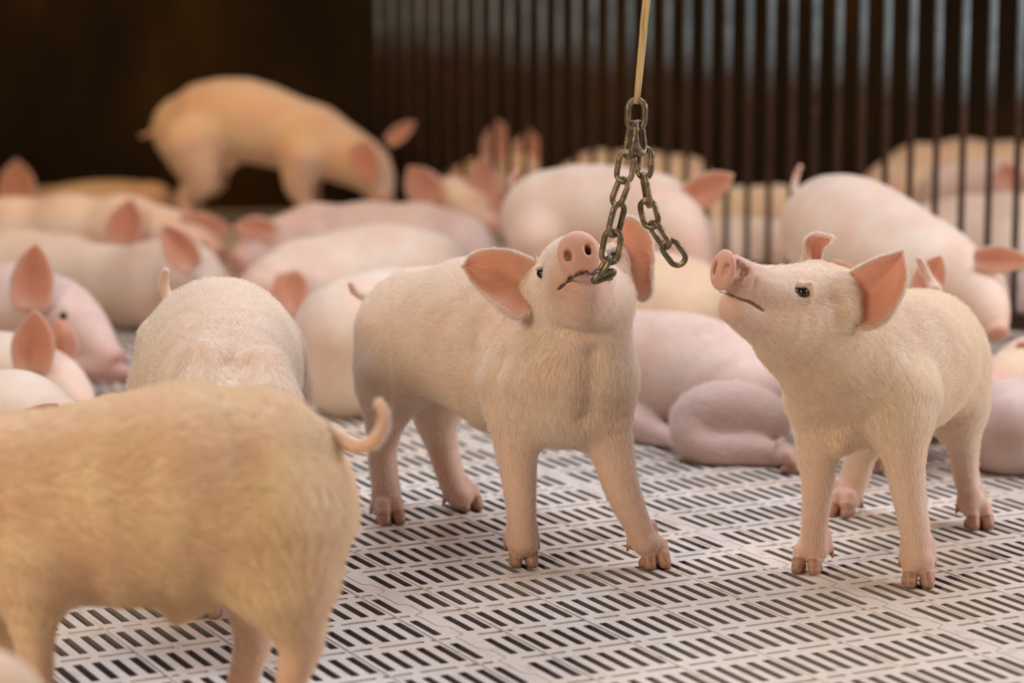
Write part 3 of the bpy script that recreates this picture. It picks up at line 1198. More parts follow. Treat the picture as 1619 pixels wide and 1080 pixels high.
for (u, v) in ((899, 403), (930, 394)):
    p = g.b.surf(u, v, 3.40, 3.6)
    for q, r in ((p, 0.0042),):
        g.b.cone(p - n_ * 0.002 + up_ * 0.003, p - n_ * 0.036 - up_ * 0.001, 0.0052, 0.0040, k=0.004, sub=True)
        g.b.cone(p - n_ * 0.002 - up_ * 0.004, p - n_ * 0.026 - up_ * 0.003, 0.0040, 0.0030, k=0.004, sub=True)
# mouth
ml = [(883, 458), (891, 451), (900, 444), (911, 436), (924, 431), (938, 431), (952, 435), (966, 441)]
mp = [g.b.surf(u, v, 3.40, 3.75) for u, v in ml]
mw = [0.0015, 0.0018, 0.0020, 0.0023, 0.0028, 0.0044, 0.0056, 0.0036]
cut = []
for dd_ in (-0.004, 0.002, 0.008, 0.014):
    g.b.chain([(m_ + np.array([0, 1.0, 0.1]) * dd_, w_) for m_, w_ in zip(mp, mw)], k=0.002, sub=True)
mouth = [(m_ + np.array([0, 1.0, 0.1]) * 0.0012, w_ * 0.85) for m_, w_ in zip(mp, mw)]
# eyes
ec = []
for (u, v, r) in ((857, 432, 0.0078), (973, 404, 0.0070)):
    p = g.b.surf(u, v, 3.40, 3.85)
    dv = nrm(p - np.array([0, 0, CAMZ]))
    up2 = nrm((0.2, 0, 1))
    c = p + dv * r * 0.25
    ec.append((c, r))
    g.b.cone(p + np.array([-.010, 0, -.009]), p + np.array([.008, 0, .010]), 0.0050, 0.0045, k=0.006, sub=True)
    g.b.cone(p + np.array([-.008, 0.007, .006]), p + np.array([.003, 0.005, .010]), 0.0030, 0.0030, k=0.008, pink=0.4, fur=0.6)
    g.b.cone(p + np.array([-.003, 0.004, -.013]), p + np.array([.012, 0, .003]), 0.0035, 0.0035, k=0.006, pink=0.5, fur=0.3)
# dewlap creases and the groove of the breast
for ln, rr_, kk_ in (([(938, 560), (934, 610), (926, 655)], 0.0018, 0.035), ([(795, 560), (778, 600), (774, 640)], 0.003, 0.03)):
    q = [g.b.surf(u, v, 3.4, 4.0) for u, v in ln]
    g.b.chain([(x, rr_) for x in q], k=kk_, sub=True)
g.b.cone(P(868, 520, 3.62), P(960, 530, 3.62), 0.004, 0.004, k=0.02, sub=True)
for c, r in ec:
    ball(g.root, g.org, c, r)
V, F = tube([m_[0] for m_ in mouth], [m_[1] for m_ in mouth], seg=10, n=30)
mesh_obj('mouth', V, F, M['mouth'], parent=g.root, origin=g.org)
g.finish(fur=95000, flen=0.0125, frad=0.00014)
A = [P(848, 412, 3.69), P(806, 396, 3.685), P(766, 395, 3.68), P(742, 405, 3.69), P(733, 421, 3.70)]
B = [P(846, 478, 3.665), P(832, 498, 3.64), P(812, 505, 3.635), P(774, 477, 3.65), P(748, 449, 3.68), P(733, 421, 3.70)]
g.ear(A, B, (0.01, 0.026, 0), fur=5000)
A = [P(972, 392, 3.71), P(981, 362, 3.70), P(993, 342, 3.69), P(1012, 352, 3.69), P(1029, 374, 3.70), P(1033, 408, 3.71)]
B = [P(974, 440, 3.71), P(992, 458, 3.69), P(1014, 477, 3.685), P(1029, 464, 3.69), P(1032, 436, 3.70), P(1033, 408, 3.71)]
g.ear(A, B, (-0.008, 0.020, 0), fur=5000)
g.tail([(592, 474, 4.12), (574, 468, 4.13), (561, 461, 4.13), (553, 448, 4.12)], [0.009, 0.007, 0.006, 0.004], furry=500)

# ---------------------------------------------------------------- the piglet looking up at the right
g = Pig('yellowish piglet standing at right, snout lifted towards the dangling chain end', P(1420, 700, 3.80), 'skin', VH)
g.px([(1285, 525, 3.62, 74), (1335, 560, 3.66, 88), (1375, 608, 3.70, 97), (1435, 580, 3.84, 102), (1458, 555, 3.97, 96)], k=0.03, kin=0.05, rev=False)
g.px([(1420, 530, 3.80, 70), (1370, 520, 3.72, 66)], k=0.04, rev=True)
g.px([(1318, 625, 3.66, 70), (1330, 660, 3.66, 42)], k=0.04)
g.px([(1335, 690, 3.64, 18), (1328, 706, 3.62, 12)], k=0.03, pink=0.3)
g.px([(1425, 620, 3.66, 56), (1420, 650, 3.64, 46)], k=0.025)
g.px([(1500, 590, 3.97, 54), (1510, 640, 3.95, 44)], k=0.05)
g.px([(1420, 600, 4.02, 60), (1390, 650, 4.02, 46)], k=0.05)
g.leg([T(1302, 640, 3.68, 50), T(1292, 705, 3.67, 33), T(1293, 765, 3.66, 25.5), T(1288, 825, 3.66, 20.5), T(1288, 868, 3.67, 21)], G(1273, 908), nrm((-0.35, -1, 0)), nrm((1, -0.35, 0)), hr=0.0122)
g.leg([T(1424, 640, 3.65, 52), T(1429, 712, 3.62, 35), T(1436, 775, 3.61, 27.5), T(1446, 835, 3.60, 24), T(1452, 885, 3.59, 23)], G(1453, 930), nrm((-0.02, -1, 0)), nrm((1, -0.02, 0)), hr=0.0128)
g.leg([T(1388, 650, 4.04, 46), T(1363, 712, 4.05, 25), T(1352, 756, 4.06, 22), T(1338, 790, 4.05, 19)], G(1326, 818), nrm((-0.4, -1, 0)), nrm((1, -0.4, 0)), hr=0.0122)
g.leg([T(1510, 640, 3.97, 46), T(1522, 700, 3.98, 26), T(1528, 755, 3.98, 20), T(1540, 800, 3.96, 20)], G(1552, 838), nrm((0.2, -1, 0)), nrm((1, 0.2, 0)), hr=0.0122)
# head
g.px([(1158, 430, 3.485, 28), (1182, 446, 3.50, 32), (1212, 458, 3.53, 38), (1248, 470, 3.57, 49), (1290, 478, 3.62, 56), (1330, 500, 3.66, 60)], k=0.02, kin=0.012, fur=[0.12, 0.3, 0.7, 0.9, 1], pink=[0.8, 0.45, 0.15, 0, 0])
g.px([(1163, 486, 3.50, 28), (1196, 502, 3.53, 38), (1240, 515, 3.56, 52), (1285, 520, 3.60, 62)], k=0.012, kin=0.015, fur=[0.25, 0.7, 0.9], pink=[0.5, 0.1, 0])
g.px([(1255, 528, 3.60, 62), (1300, 560, 3.62, 72)], k=0.03)
g.px([(1285, 452, 3.62, 32), (1322, 462, 3.64, 34)], k=0.02)
g.px([(1335, 455, 3.60, 18), (1340, 490, 3.58, 16)], k=0.03)
g.px([(1285, 432, 3.70, 16), (1290, 435, 3.70, 16)], k=0.03)
nd = nrm((-0.84, -0.50, 0.20))
sc = P(1143, 427, 3.47)
n_, up_, sd_ = g.snout(sc, nd, 0.0265, 0.0290, (0.10, 0, 1), thick=0.009, k=0.006)
for (u, v) in ((1128, 424), (1145, 427)):
    p = g.b.surf(u, v, 3.36, 3.6)
    g.b.cone(p + up_ * 0.005, p - n_ * 0.034 + up_ * 0.003, 0.0052, 0.0042, k=0.003, sub=True)
    g.b.cone(p - up_ * 0.005, p - n_ * 0.034 - up_ * 0.002, 0.0048, 0.0040, k=0.003, sub=True)
for ln in ([(1164, 412), (1167, 425), (1163, 440), (1160, 450)], [(1174, 416), (1176, 428), (1173, 436)], [(1195, 443), (1193, 455)], [(1184, 418), (1184, 430)]):
    q = [g.b.surf(u, v, 3.36, 3.65) for u, v in ln]
    for i in range(len(q) - 1):
        g.b.cone(q[i], q[i + 1], 0.0020, 0.0020, k=0.005, sub=True)
ml = [(1137, 462), (1146, 464), (1160, 469), (1172, 474), (1183, 477), (1195, 484), (1207, 493)]
mp = [g.b.surf(u, v, 3.36, 3.7) for u, v in ml]
for dd_ in (-0.002, 0.003, 0.007):
    g.b.chain([(m_ + np.array([0.25, 1.0, 0]) * dd_, w_) for m_, w_ in zip(mp, [0.0010, .0013, .0015, .0015, .0015, .0015, .0010])], k=0.003, sub=True)
V, F = tube([m_ + np.array([0.25, 1.0, 0]) * 0.0022 for m_ in mp], [0.0005, .0007, .0008, .0008, .0009, .0011, .0005], seg=10, n=30)
mesh_obj('mouth', V, F, M['lip'], parent=g.root, origin=g.org)
for (u, v, r) in ((1269, 462, 0.0080),):
    p = g.b.surf(u, v, 3.36, 3.75)
    dv = nrm(p - np.array([0, 0, CAMZ]))
    g.b.cone(p + np.array([-.008, 0, .004]), p + np.array([.007, 0, -.004]), 0.0062, 0.0058, k=0.005, sub=True)
    g.b.cone(p + np.array([-.012, 0.002, .009]), p + np.array([.010, 0.002, .011]), 0.0035, 0.0038, k=0.006, pink=0.5, fur=0.2)
    g.b.cone(p + np.array([.010, 0.002, .010]), p + np.array([.015, 0.004, -.005]), 0.0038, 0.0034, k=0.006, pink=0.5, fur=0.2)
    g.b.cone(p + np.array([-.008, 0.003, -.009]), p + np.array([.010, 0.003, -.012]), 0.0036, 0.0036, k=0.006, pink=0.4, fur=0.4)
    g.b.cone(p + np.array([-.021, 0.0, .0035]), p + np.array([-.009, 0.0, .002]), 0.0010, 0.0020, k=0.003, sub=True)
    ball(g.root, g.org, p + dv * r * 0.42, r)
    # the far eye, mirrored through the middle of the head
    ball(g.root, g.org, P(1262, 452, 3.665), r)
    g.b.cone(P(1262, 452, 3.67), P(1256, 454, 3.67), 0.006, 0.006, k=0.005, sub=True)
g.finish(fur=95000, flen=0.0125, frad=0.00014, furmat=M['fur_warm'])
A = [P(1322, 446, 3.62), P(1350, 426, 3.60), P(1380, 410, 3.585), P(1405, 402, 3.58), P(1427, 397, 3.585)]
B = [P(1332, 486, 3.60), P(1345, 510, 3.575), P(1368, 523, 3.56), P(1398, 512, 3.56), P(1420, 484, 3.565), P(1434, 442, 3.575), P(1427, 397, 3.585)]
g.ear(A, B, (0.005, 0.024, 0), fur=5000)
A = [P(1262, 432, 3.70), P(1270, 400, 3.70), P(1274, 378, 3.70), P(1290, 369, 3.70), P(1315, 374, 3.70)]
B = [P(1304, 436, 3.72), P(1299, 412, 3.73), P(1302, 394, 3.73), P(1312, 383, 3.72), P(1315, 374, 3.70)]
g.ear(A, B, (0.0, 0.016, 0), fur=3000)
g.tail([(1480, 462, 4.03), (1474, 450, 4.05), (1463, 430, 4.06), (1452, 408, 4.05)], [0.011, 0.008, 0.0065, 0.005], furry=700)

# ---------------------------------------------------------------- big blurred piglet at the lower left
g = Pig('large sandy piglet in side view at lower left, curly tail pointing right', P(250, 780, 2.9), 'skin_sandy', 0.0035)
g.px([(-120, 800, 2.86, 122), (0, 800, 2.88, 142), (110, 800, 2.89, 153), (290, 782, 2.9, 173), (392, 768, 2.92, 152), (428, 790, 2.93, 130)], k=0.04, kin=0.06)
g.px([(-120, 800, 2.86, 120), (-200, 820, 2.85, 95), (-270, 850, 2.84, 70), (-330, 890, 2.83, 46), (-365, 915, 2.82, 36)], k=0.05, kin=0.03, rev=True, pink=[0, 0, .1, .4])
g.px([(440, 850, 2.86, 104), (448, 900, 2.85, 80)], k=0.06)
g.px([(300, 945, 2.9, 22), (282, 962, 2.9, 14)], k=0.04, pink=0.6)
f3 = (-1, 0, 0)
g.leg([T(445, 890, 2.85, 84), T(462, 962, 2.84, 49), T(476, 1015, 2.85, 36), T(462, 1075, 2.86, 25), T(455, 1120, 2.86, 24)], P(432, 0, 2.86) * [1, 1, 0] + [0, 0, 0], f3, (0, 1, 0))
g.leg([T(400, 890, 3.02, 74), T(393, 955, 3.03, 36), T(400, 1010, 3.04, 30), T(385, 1070, 3.05, 24), T(378, 1100, 3.05, 23)], P(358, 0, 3.05) * [1, 1, 0], f3, (0, 1, 0))
g.leg([T(60, 880, 2.83, 76), T(52, 985, 2.82, 38), T(58, 1050, 2.82, 27), T(60, 1115, 2.82, 24)], P(38, 0, 2.82) * [1, 1, 0], f3, (0, 1, 0))
g.leg([T(15, 880, 2.97, 70), T(5, 985, 2.98, 36), T(12, 1050, 2.98, 26), T(14, 1100, 2.98, 23)], P(-8, 0, 2.98) * [1, 1, 0], f3, (0, 1, 0))
g.snout(P(-372, 918, 2.82), (-1, 0, -0.3), 0.03, 0.03, (0, 0, 1))
g.pleaf((-215, 760), (-300, 730), 70, 2.78, 0.0)
g.pleaf((-215, 740), (-280, 700), 70, 2.92, 0.0)
for yy in (2.785, 2.895):
    ball(g.root, g.org, P(-272, 815, yy), 0.010)
g.finish(fur=60000, flen=0.014, frad=0.00022, furmat=M['fur_sandy'])
g.tail([(520, 682, 2.93), (540, 696, 2.92), (566, 706, 2.91), (592, 697, 2.90), (607, 672, 2.89), (606, 648, 2.89), (597, 634, 2.90)], [0.011, 0.0095, 0.0085, 0.008, 0.0072, 0.006, 0.0045], furry=900)

# ---------------------------------------------------------------- piglet seen from above its shoulders
g = Pig('piglet with arched back and short upright tail, standing behind the large sandy one', P(350, 700, 3.6), 'skin', 0.003)
g.px([(368, 690, 3.44, 92), (362, 640, 3.52, 108), (352, 590, 3.68, 124), (348, 562, 3.83, 122)], k=0.03, kin=0.06)
g.px([(324, 578, 3.47, 42), (318, 630, 3.43, 50)], k=0.012)
g.px([(414, 592, 3.47, 44), (424, 640, 3.43, 52)], k=0.012)
g.px([(262, 540, 3.90, 44), (246, 600, 3.90, 34)], k=0.03)
g.px([(430, 570, 3.86, 44), (440, 630, 3.86, 40)], k=0.05)
g.px([(372, 700, 3.42, 82), (380, 770, 3.34, 66), (386, 820, 3.29, 54), (390, 865, 3.25, 40), (392, 900, 3.22, 28)], k=0.04, kin=0.02, rev=True, pink=[0, 0, .2, .6])
g.snout(P(393, 912, 3.215), (0.02, -0.4, -0.9), 0.026, 0.026, (0, -1, 0))
g.leg([T(300, 720, 3.46, 52), T(305, 800, 3.45, 36), T(310, 860, 3.45, 26), T(320, 910, 3.45, 23), T(323, 935, 3.45, 22)], G(325, 978), (0, -1, 0), (1, 0, 0), hr=0.0122)
g.leg([T(430, 720, 3.46, 52), T(432, 800, 3.45, 36), T(430, 860, 3.45, 26), T(428, 910, 3.46, 23)], G(425, 965), (0, -1, 0), (1, 0, 0), hr=0.0122)
g.std_leg(P(255, 620, 3.88), 0.045, (0, -1, 0), (1, 0, 0), True)
g.std_leg(P(440, 620, 3.88), 0.045, (0, -1, 0), (1, 0, 0), True)
g.pleaf((335, 745), (262, 760), 60, 3.34)
g.pleaf((425, 745), (498, 770), 60, 3.34)
for uu in (345, 428):
    ball(g.root, g.org, P(uu, 812, 3.26), 0.009)
g.finish(fur=60000, flen=0.0125, frad=0.0002)
g.tail([(272, 478, 3.93), (264, 466, 3.95), (259, 448, 3.95), (263, 426, 3.94)], [0.010, 0.008, 0.0068, 0.0045], furry=500)

# ---------------------------------------------------------------- the rest of the litter, lying and standing further back
NP = 'piglets beyond the bar fence'


def standing(label, pts, head, hips, ears=(), tail=None, skin='skin', fwd=(1, 0), group='piglets in the slatted pen', eyes=(), extra=(), vox=0.006):
    m = pts[len(pts) // 2]
    c = P(m[0], m[1], m[2])
    g = Pig(label, (c[0], c[1]), skin, vox, group)
    g.px(pts, k=0.04, rev=True)
    hp = [pts[-1]] + list(head)
    g.px(hp, k=0.03, pink=[0.1] * (len(hp) - 2) + [0.6], rev=True)
    for e in extra:
        g.px(e[0], k=0.03, pink=e[1])
    u, v, y, r = head[-1]
    e, d = P(u, v, y), P(*hp[-2][:3])
    n = (e - d) / np.linalg.norm(e - d)
    rr = RP(r, u, v, y)
    g.snout(e + n * rr * 0.8, n, rr * 0.98, rr * 0.98, (0, 0, 1) if abs(n[2]) < 0.9 else (1, 0, 0), thick=0.008)
    fw = np.array([fwd[0], fwd[1], 0.0])
    fw /= np.linalg.norm(fw)
    sdv = np.array([-fw[1], fw[0], 0])
    for (u, v, y, r, hind) in hips:
        g.std_leg(P(u, v, y), RP(r, u, v, y), fw, sdv, hind)
    for q in eyes:
        c, r = g.eye_px(q[0], q[1], q[2] - 0.25, q[2] + 0.25, q[3])
        ball(g.root, g.org, c, r)
    g.finish()
    for q in ears:
        g.pleaf(*q)
    if tail:
        g.tail(tail, [0.010, 0.008, 0.0065, 0.005])
    return g


# the one lying between the two standing piglets
g = Pig('piglet lying on the slats between the two standing ones, haunch towards the viewer', P(1090, 600, 4.7), 'skin_pink', 0.004)
q = [(1165, 640, 4.63, 84), (1120, 607, 4.70, 100), (1050, 597, 4.78, 104), (975, 592, 4.86, 96), (915, 595, 4.92, 76)]
g.px(q, k=0.04, rev=True)
pad_to_floor(g, q)
g.px([(915, 595, 4.92, 76), (868, 600, 4.96, 58), (835, 620, 4.97, 40), (805, 640, 4.97, 26)], k=0.04, rev=True, pink=[0, .2, .6])
g.b.ell(P(1155, 668, 4.50), (0.108, 0.060, 0.074), [nrm((1, 0.1, 0.10)), nrm((-0.1, 1, 0)), (0, 0, 1)], k=0.018, pink=0.15, flow=(1, 0, 0))
g.px([(1090, 690, 4.47, 30), (1120, 712, 4.44, 26), (1180, 716, 4.44, 28), (1235, 722, 4.42, 20)], k=0.02, pink=0.3)
g.foot(P(1240, 722, 4.42), 0.020, G(1262, 748), nrm((1, -0.3, 0)), nrm((0.3, 1, 0)), hr=0.012)
g.px([(1000, 670, 4.66, 30), (1045, 690, 4.60, 20), (1075, 700, 4.56, 16)], k=0.02, pink=0.3)
g.px([(930, 650, 4.78, 34), (900, 690, 4.7, 22), (870, 700, 4.66, 18)], k=0.02, pink=0.3)
g.foot(P(870, 700, 4.66), 0.016, P(840, 712, 4.63) * [1, 1, 0], nrm((-1, -0.2, 0)), nrm((0.2, -1, 0)))
g.finish(fur=26000, flen=0.011, frad=0.00016)
g.pleaf((868, 555), (845, 505), 60, 4.93)
g.tail([(1232, 655, 4.68), (1240, 640, 4.68), (1243, 655, 4.66), (1238, 668, 4.64)], [0.010, 0.008, 0.0065, 0.005])

lying('plump piglet lying at the right edge of the picture, closest to the floor corner',
      [(1600, 683, 4.40, 84), (1650, 680, 4.42, 95), (1720, 680, 4.44, 95), (1790, 685, 4.46, 80)],
      head=[(1850, 690, 4.46, 58), (1890, 705, 4.46, 36), (1915, 715, 4.46, 24)], skin='skin_pink', ears=[((1850, 645), (1840, 590), 60, 4.46)], near=1)
lying('piglet lying behind the rump of the right standing one, facing left',
      [(1750, 625, 4.76, 64), (1690, 612, 4.76, 66), (1635, 602, 4.74, 58)],
      head=[(1600, 598, 4.68, 46), (1578, 604, 4.64, 34), (1562, 610, 4.60, 20)], skin='skin_sandy', ears=[((1612, 565), (1636, 550), 40, 4.68)], near=1)
standing('piglet hidden behind the right standing one, only its ears, feet and legs showing',
         [(1452, 600, 4.66, 66), (1425, 595, 4.55, 72), (1402, 580, 4.42, 70)],
         head=[(1400, 520, 4.36, 56), (1398, 540, 4.28, 40), (1396, 560, 4.22, 26)],
         hips=[(1384, 600, 4.38, 40, False), (1452, 600, 4.42, 40, False), (1440, 620, 4.66, 44, True), (1495, 620, 4.66, 44, True)], fwd=(-0.1, -1), skin='skin_pink',
         ears=[((1350, 465), (1318, 412), 44, 4.40), ((1455, 470), (1488, 404), 48, 4.40)])
lying('white-rumped piglet lying just left of the chewing one, behind its tail',
      [(560, 535, 4.92, 88), (620, 530, 5.0, 96), (690, 535, 5.08, 92), (750, 545, 5.15, 74)],
      head=[(800, 560, 5.2, 56), (830, 580, 5.2, 38), (850, 590, 5.2, 24)], ears=[((800, 515), (815, 470), 50, 5.2)])

# standing ones in the middle distance
standing('piglet standing behind the dangling chain with its rump to the left',
         [(868, 345, 5.80, 76), (915, 338, 5.78, 78), (975, 342, 5.74, 79), (1030, 348, 5.68, 70)],
         head=[(1066, 362, 5.60, 54), (1094, 392, 5.54, 38), (1110, 425, 5.50, 25)],
         hips=[(850, 380, 5.72, 46, True), (878, 380, 5.88, 46, True), (1010, 390, 5.62, 40, False), (1030, 390, 5.76, 40, False)], fwd=(1, -0.12),
         ears=[((1078, 320), (1160, 276), 50, 5.62, -0.05), ((1070, 335), (1100, 290), 40, 5.70)],
         tail=[(822, 322, 5.80), (812, 304, 5.80), (808, 284, 5.79), (816, 268, 5.78)], skin='skin')
lying('shaded plump piglet lying below the belly of the one behind the chain',
      [(1075, 497, 5.36, 82), (1020, 492, 5.40, 86), (950, 497, 5.46, 80)],
      head=[(890, 515, 5.48, 58), (860, 530, 5.48, 38), (840, 540, 5.48, 24)], skin='skin_sandy')
g = standing('large piglet standing beside the bars at right, head lowered to the right',
         [(1318, 360, 5.50, 84), (1348, 368, 5.42, 90), (1405, 398, 5.30, 88), (1462, 430, 5.18, 80)],
         head=[(1508, 440, 5.10, 60), (1545, 458, 5.02, 46), (1566, 492, 4.96, 32), (1574, 516, 4.93, 21)],
         hips=[(1300, 410, 5.46, 48, True), (1345, 400, 5.60, 48, True), (1470, 465, 5.12, 44, False), (1495, 465, 5.26, 40, False)], fwd=(0.8, -0.5),
         ears=[((1540, 410), (1630, 412), 42, 4.98, -0.04), ((1520, 425), (1550, 400), 36, 5.16)],
         tail=[(1262, 310, 5.56), (1256, 296, 5.57), (1260, 276, 5.57), (1266, 262, 5.56)], skin='skin')

# the left group
g = lying('piglet lying at the left edge, tall pointed ear and dark snout, nose to the right',
      [(-150, 510, 5.36, 80), (-70, 505, 5.34, 82), (20, 500, 5.30, 74)],
      head=[(85, 495, 5.20, 60), (130, 520, 5.14, 43), (160, 552, 5.10, 29), (176, 564, 5.08, 21)], eyes=[(101, 500, 5.15, 0.009)],
      ears=[((46, 494), (57, 384), 66, 5.09, 0.0, 0.02)], extra=[([(60, 585, 5.1, 22), (130, 588, 5.08, 17), (205, 594, 5.06, 13)], 0.8)], skin='skin_pink')
lying('piglet at the left edge resting behind the sandy one, two upright ears',
      [(-120, 600, 4.84, 66), (-60, 598, 4.84, 70), (10, 600, 4.80, 62)],
      head=[(72, 602, 4.74, 52), (104, 622, 4.68, 42), (124, 645, 4.64, 30), (134, 660, 4.62, 23)],
      ears=[((50, 592), (55, 490), 66, 4.66, 0.0, 0.02), ((104, 566), (94, 504), 46, 4.80, 0.0, -0.014)])
g = lying('white-backed piglet lying nearest the left edge, a small folded ear on its head',
      [(-120, 700, 4.26, 94), (-60, 692, 4.24, 98), (20, 688, 4.20, 90)],
      head=[(85, 694, 4.12, 68), (130, 712, 4.05, 50), (165, 735, 4.0, 34), (180, 745, 3.98, 24)],
      ears=[((96, 652), (10, 684), 44, 3.96, -0.03, 0.016)], vox=0.005)
g = lying('long pale piglet lying across the left side, its ear raised and head bowed right',
      [(-60, 445, 6.20, 66), (20, 440, 6.18, 66), (100, 445, 6.14, 66), (190, 455, 6.06, 66), (245, 450, 6.0, 60)],
      head=[(290, 432, 5.94, 54), (325, 455, 5.88, 40), (345, 480, 5.84, 27), (350, 492, 5.82, 20)],
      ears=[((306, 426), (258, 356), 52, 5.78, 0.0, 0.02)])
lying('thin strip of a piglet lying between two longer ones at the far left',
      [(-40, 425, 6.6, 60), (40, 424, 6.6, 62), (110, 432, 6.56, 56)], head=[(160, 440, 6.52, 42), (185, 450, 6.5, 30), (200, 456, 6.5, 20)])
g = lying('piglet at far left lying with its snout pointing right, dark pink ear upright',
      [(-60, 378, 6.95, 58), (20, 376, 6.95, 58), (110, 372, 6.92, 58), (200, 372, 6.88, 56)],
      head=[(262, 376, 6.80, 48), (306, 388, 6.74, 34), (336, 400, 6.70, 22)], eyes=[(322, 390, 6.72, 0.010)],
      ears=[((188, 396), (208, 314), 58, 6.68, 0.0, 0.02), ((285, 352), (368, 364), 38, 6.72)])
g = lying('piglet lying left of centre, pinkish ear lying flat beside its shaded face',
      [(720, 400, 6.70, 56), (660, 390, 6.70, 62), (580, 386, 6.70, 60), (500, 386, 6.66, 56)],
      head=[(440, 390, 6.60, 46), (405, 402, 6.54, 34), (384, 412, 6.5, 22)], ears=[((436, 370), (370, 356), 42, 6.5)], skin='skin_pink', near=-1)
g = lying('piglet lying in front of it with a drooping purple-pink ear, nose to the left',
      [(672, 440, 5.84, 68), (610, 432, 5.82, 70), (540, 440, 5.78, 66), (480, 448, 5.72, 60)],
      head=[(432, 452, 5.66, 48), (404, 470, 5.62, 35), (392, 486, 5.6, 24)], ears=[((456, 430), (466, 494), 54, 5.56)], skin='skin')
g.root['label'] = 'piglet lying left of the chewing one with a drooping purple-pink ear, nose left'
lying('piglet resting under the far-right end of the wall, long sandy back and ear at left',
      [(262, 345, 8.40, 40), (210, 336, 8.40, 50), (140, 338, 8.40, 52), (70, 345, 8.38, 46)],
      head=[(28, 345, 8.2, 38), (0, 355, 8.15, 28), (-20, 362, 8.1, 18)], ears=[((26, 330), (26, 252), 58, 8.12)], skin='skin_sandy').root['label'] = \
    'sandy piglet lying along the dark wall at far left, ear raised at its left end'
g = standing('piglet standing by the dark back wall in side view, head lowered to the right',
         [(296, 205, 8.12, 56), (330, 193, 8.10, 64), (385, 190, 8.07, 66), (440, 205, 8.04, 61), (495, 222, 8.0, 54)],
         head=[(545, 245, 7.96, 46), (582, 266, 7.92, 38), (598, 292, 7.90, 27), (602, 306, 7.88, 20)],
         hips=[(298, 228, 7.98, 46, True), (316, 235, 8.12, 40, True), (478, 250, 7.92, 36, False), (492, 250, 8.06, 32, False)], fwd=(1, -0.05),
         ears=[((612, 226), (656, 192), 24, 7.96), ((565, 225), (592, 290), 44, 7.82)],
         tail=[(250, 204, 8.14), (240, 208, 8.15), (230, 214, 8.15), (222, 216, 8.14)], skin='skin_sandy', extra=[([(365, 250, 8.05, 14), (358, 268, 8.05, 9)], 0.6)])
g = standing('piglet sitting up behind the lying ones at centre-left, both pink ears spread',
         [(650, 400, 7.36, 52), (672, 372, 7.32, 52), (696, 340, 7.26, 44)],
         head=[(716, 318, 7.20, 40), (744, 332, 7.14, 32), (766, 346, 7.10, 24), (778, 352, 7.08, 17)],
         hips=[(650, 400, 7.26, 34, True), (668, 400, 7.42, 34, True), (700, 375, 7.18, 26, False), (712, 370, 7.32, 26, False)], fwd=(1, -0.2),
         ears=[((688, 322), (646, 264), 56, 7.10), ((756, 322), (766, 246), 44, 7.14), ((786, 300), (796, 345), 30, 7.06), ], skin='skin')

# beyond the fence
def beyond(label, pts, head, ears=(), skin='skin', near=-1):
    return lying(label, pts, head, ears, skin, group=NP, near=near)


standing('sandy piglet sitting up behind the bars at centre, tall ear above the others',
         [(735, 305, 8.40, 44), (765, 290, 8.38, 44), (795, 266, 8.34, 40)],
         head=[(815, 258, 8.30, 34), (830, 274, 8.26, 26), (838, 288, 8.24, 17)],
         hips=[(740, 305, 8.34, 28, True), (750, 305, 8.46, 28, True), (795, 295, 8.28, 24, False), (806, 295, 8.40, 24, False)], fwd=(1, -0.3),
         ears=[((786, 262), (788, 190), 48, 8.24), ((832, 262), (838, 206), 42, 8.24)], skin='skin_sandy', group=NP)
beyond('sandy piglet lying beyond the bars against the wall, above the chain piglet back', [(1080, 295, 8.34, 44), (1010, 288, 8.34, 46), (945, 288, 8.34, 44)],
       [(905, 292, 8.30, 34), (885, 300, 8.26, 24), (874, 305, 8.26, 16)], skin='skin_sandy')
beyond('sandy piglet lying beyond the bars, left of the large standing one', [(1110, 345, 7.75, 44), (1170, 340, 7.72, 46), (1230, 342, 7.7, 42)],
       [(1275, 350, 7.65, 32), (1300, 358, 7.6, 24), (1312, 362, 7.6, 16)], skin='skin_sandy')
beyond('white piglet lying close beyond the bars, left of the large standing one', [(1120, 400, 7.12, 54), (1180, 398, 7.10, 56), (1240, 402, 7.06, 50)],
       [(1290, 410, 7.0, 38), (1315, 420, 7.0, 28), (1330, 426, 7.0, 18)])
beyond('sandy piglet lying farthest back at right beyond the bars, along the wall', [(1600, 275, 8.3, 46), (1520, 272, 8.3, 47), (1450, 276, 8.28, 42)],
       [(1408, 284, 8.25, 32), (1388, 292, 8.2, 24), (1376, 298, 8.2, 16)], skin='skin_sandy')
beyond('tan piglet lying beyond the bars, just right of the large one standing', [(1410, 318, 7.7, 38), (1450, 312, 7.66, 40), (1485, 322, 7.6, 32)],
       [(1505, 330, 7.5, 24), (1520, 336, 7.5, 16)], skin='skin_sandy')
beyond('pinkish piglet beyond the bars at far right, reddish ear raised', [(1500, 312, 7.3, 44), (1550, 306, 7.3, 48), (1600, 306, 7.26, 46)],
       [(1650, 316, 7.2, 36), (1680, 326, 7.2, 26), (1695, 332, 7.2, 18)], [((1600, 300), (1585, 258), 50, 7.1), ((1640, 290), (1650, 245), 40, 7.12)], skin='skin_pink')
beyond('cream piglet lying beyond the bars at far right, second row', [(1470, 375, 6.85, 46), (1530, 365, 6.85, 50), (1600, 362, 6.82, 50)],
       [(1660, 370, 6.8, 38), (1690, 380, 6.8, 28), (1705, 386, 6.8, 18)])
beyond('cream piglet lying nearest beyond the bars at far right', [(1530, 420, 6.45, 56), (1590, 412, 6.42, 60), (1660, 415, 6.4, 58)],
       [(1720, 425, 6.4, 42), (1755, 436, 6.4, 30), (1775, 442, 6.4, 20)])
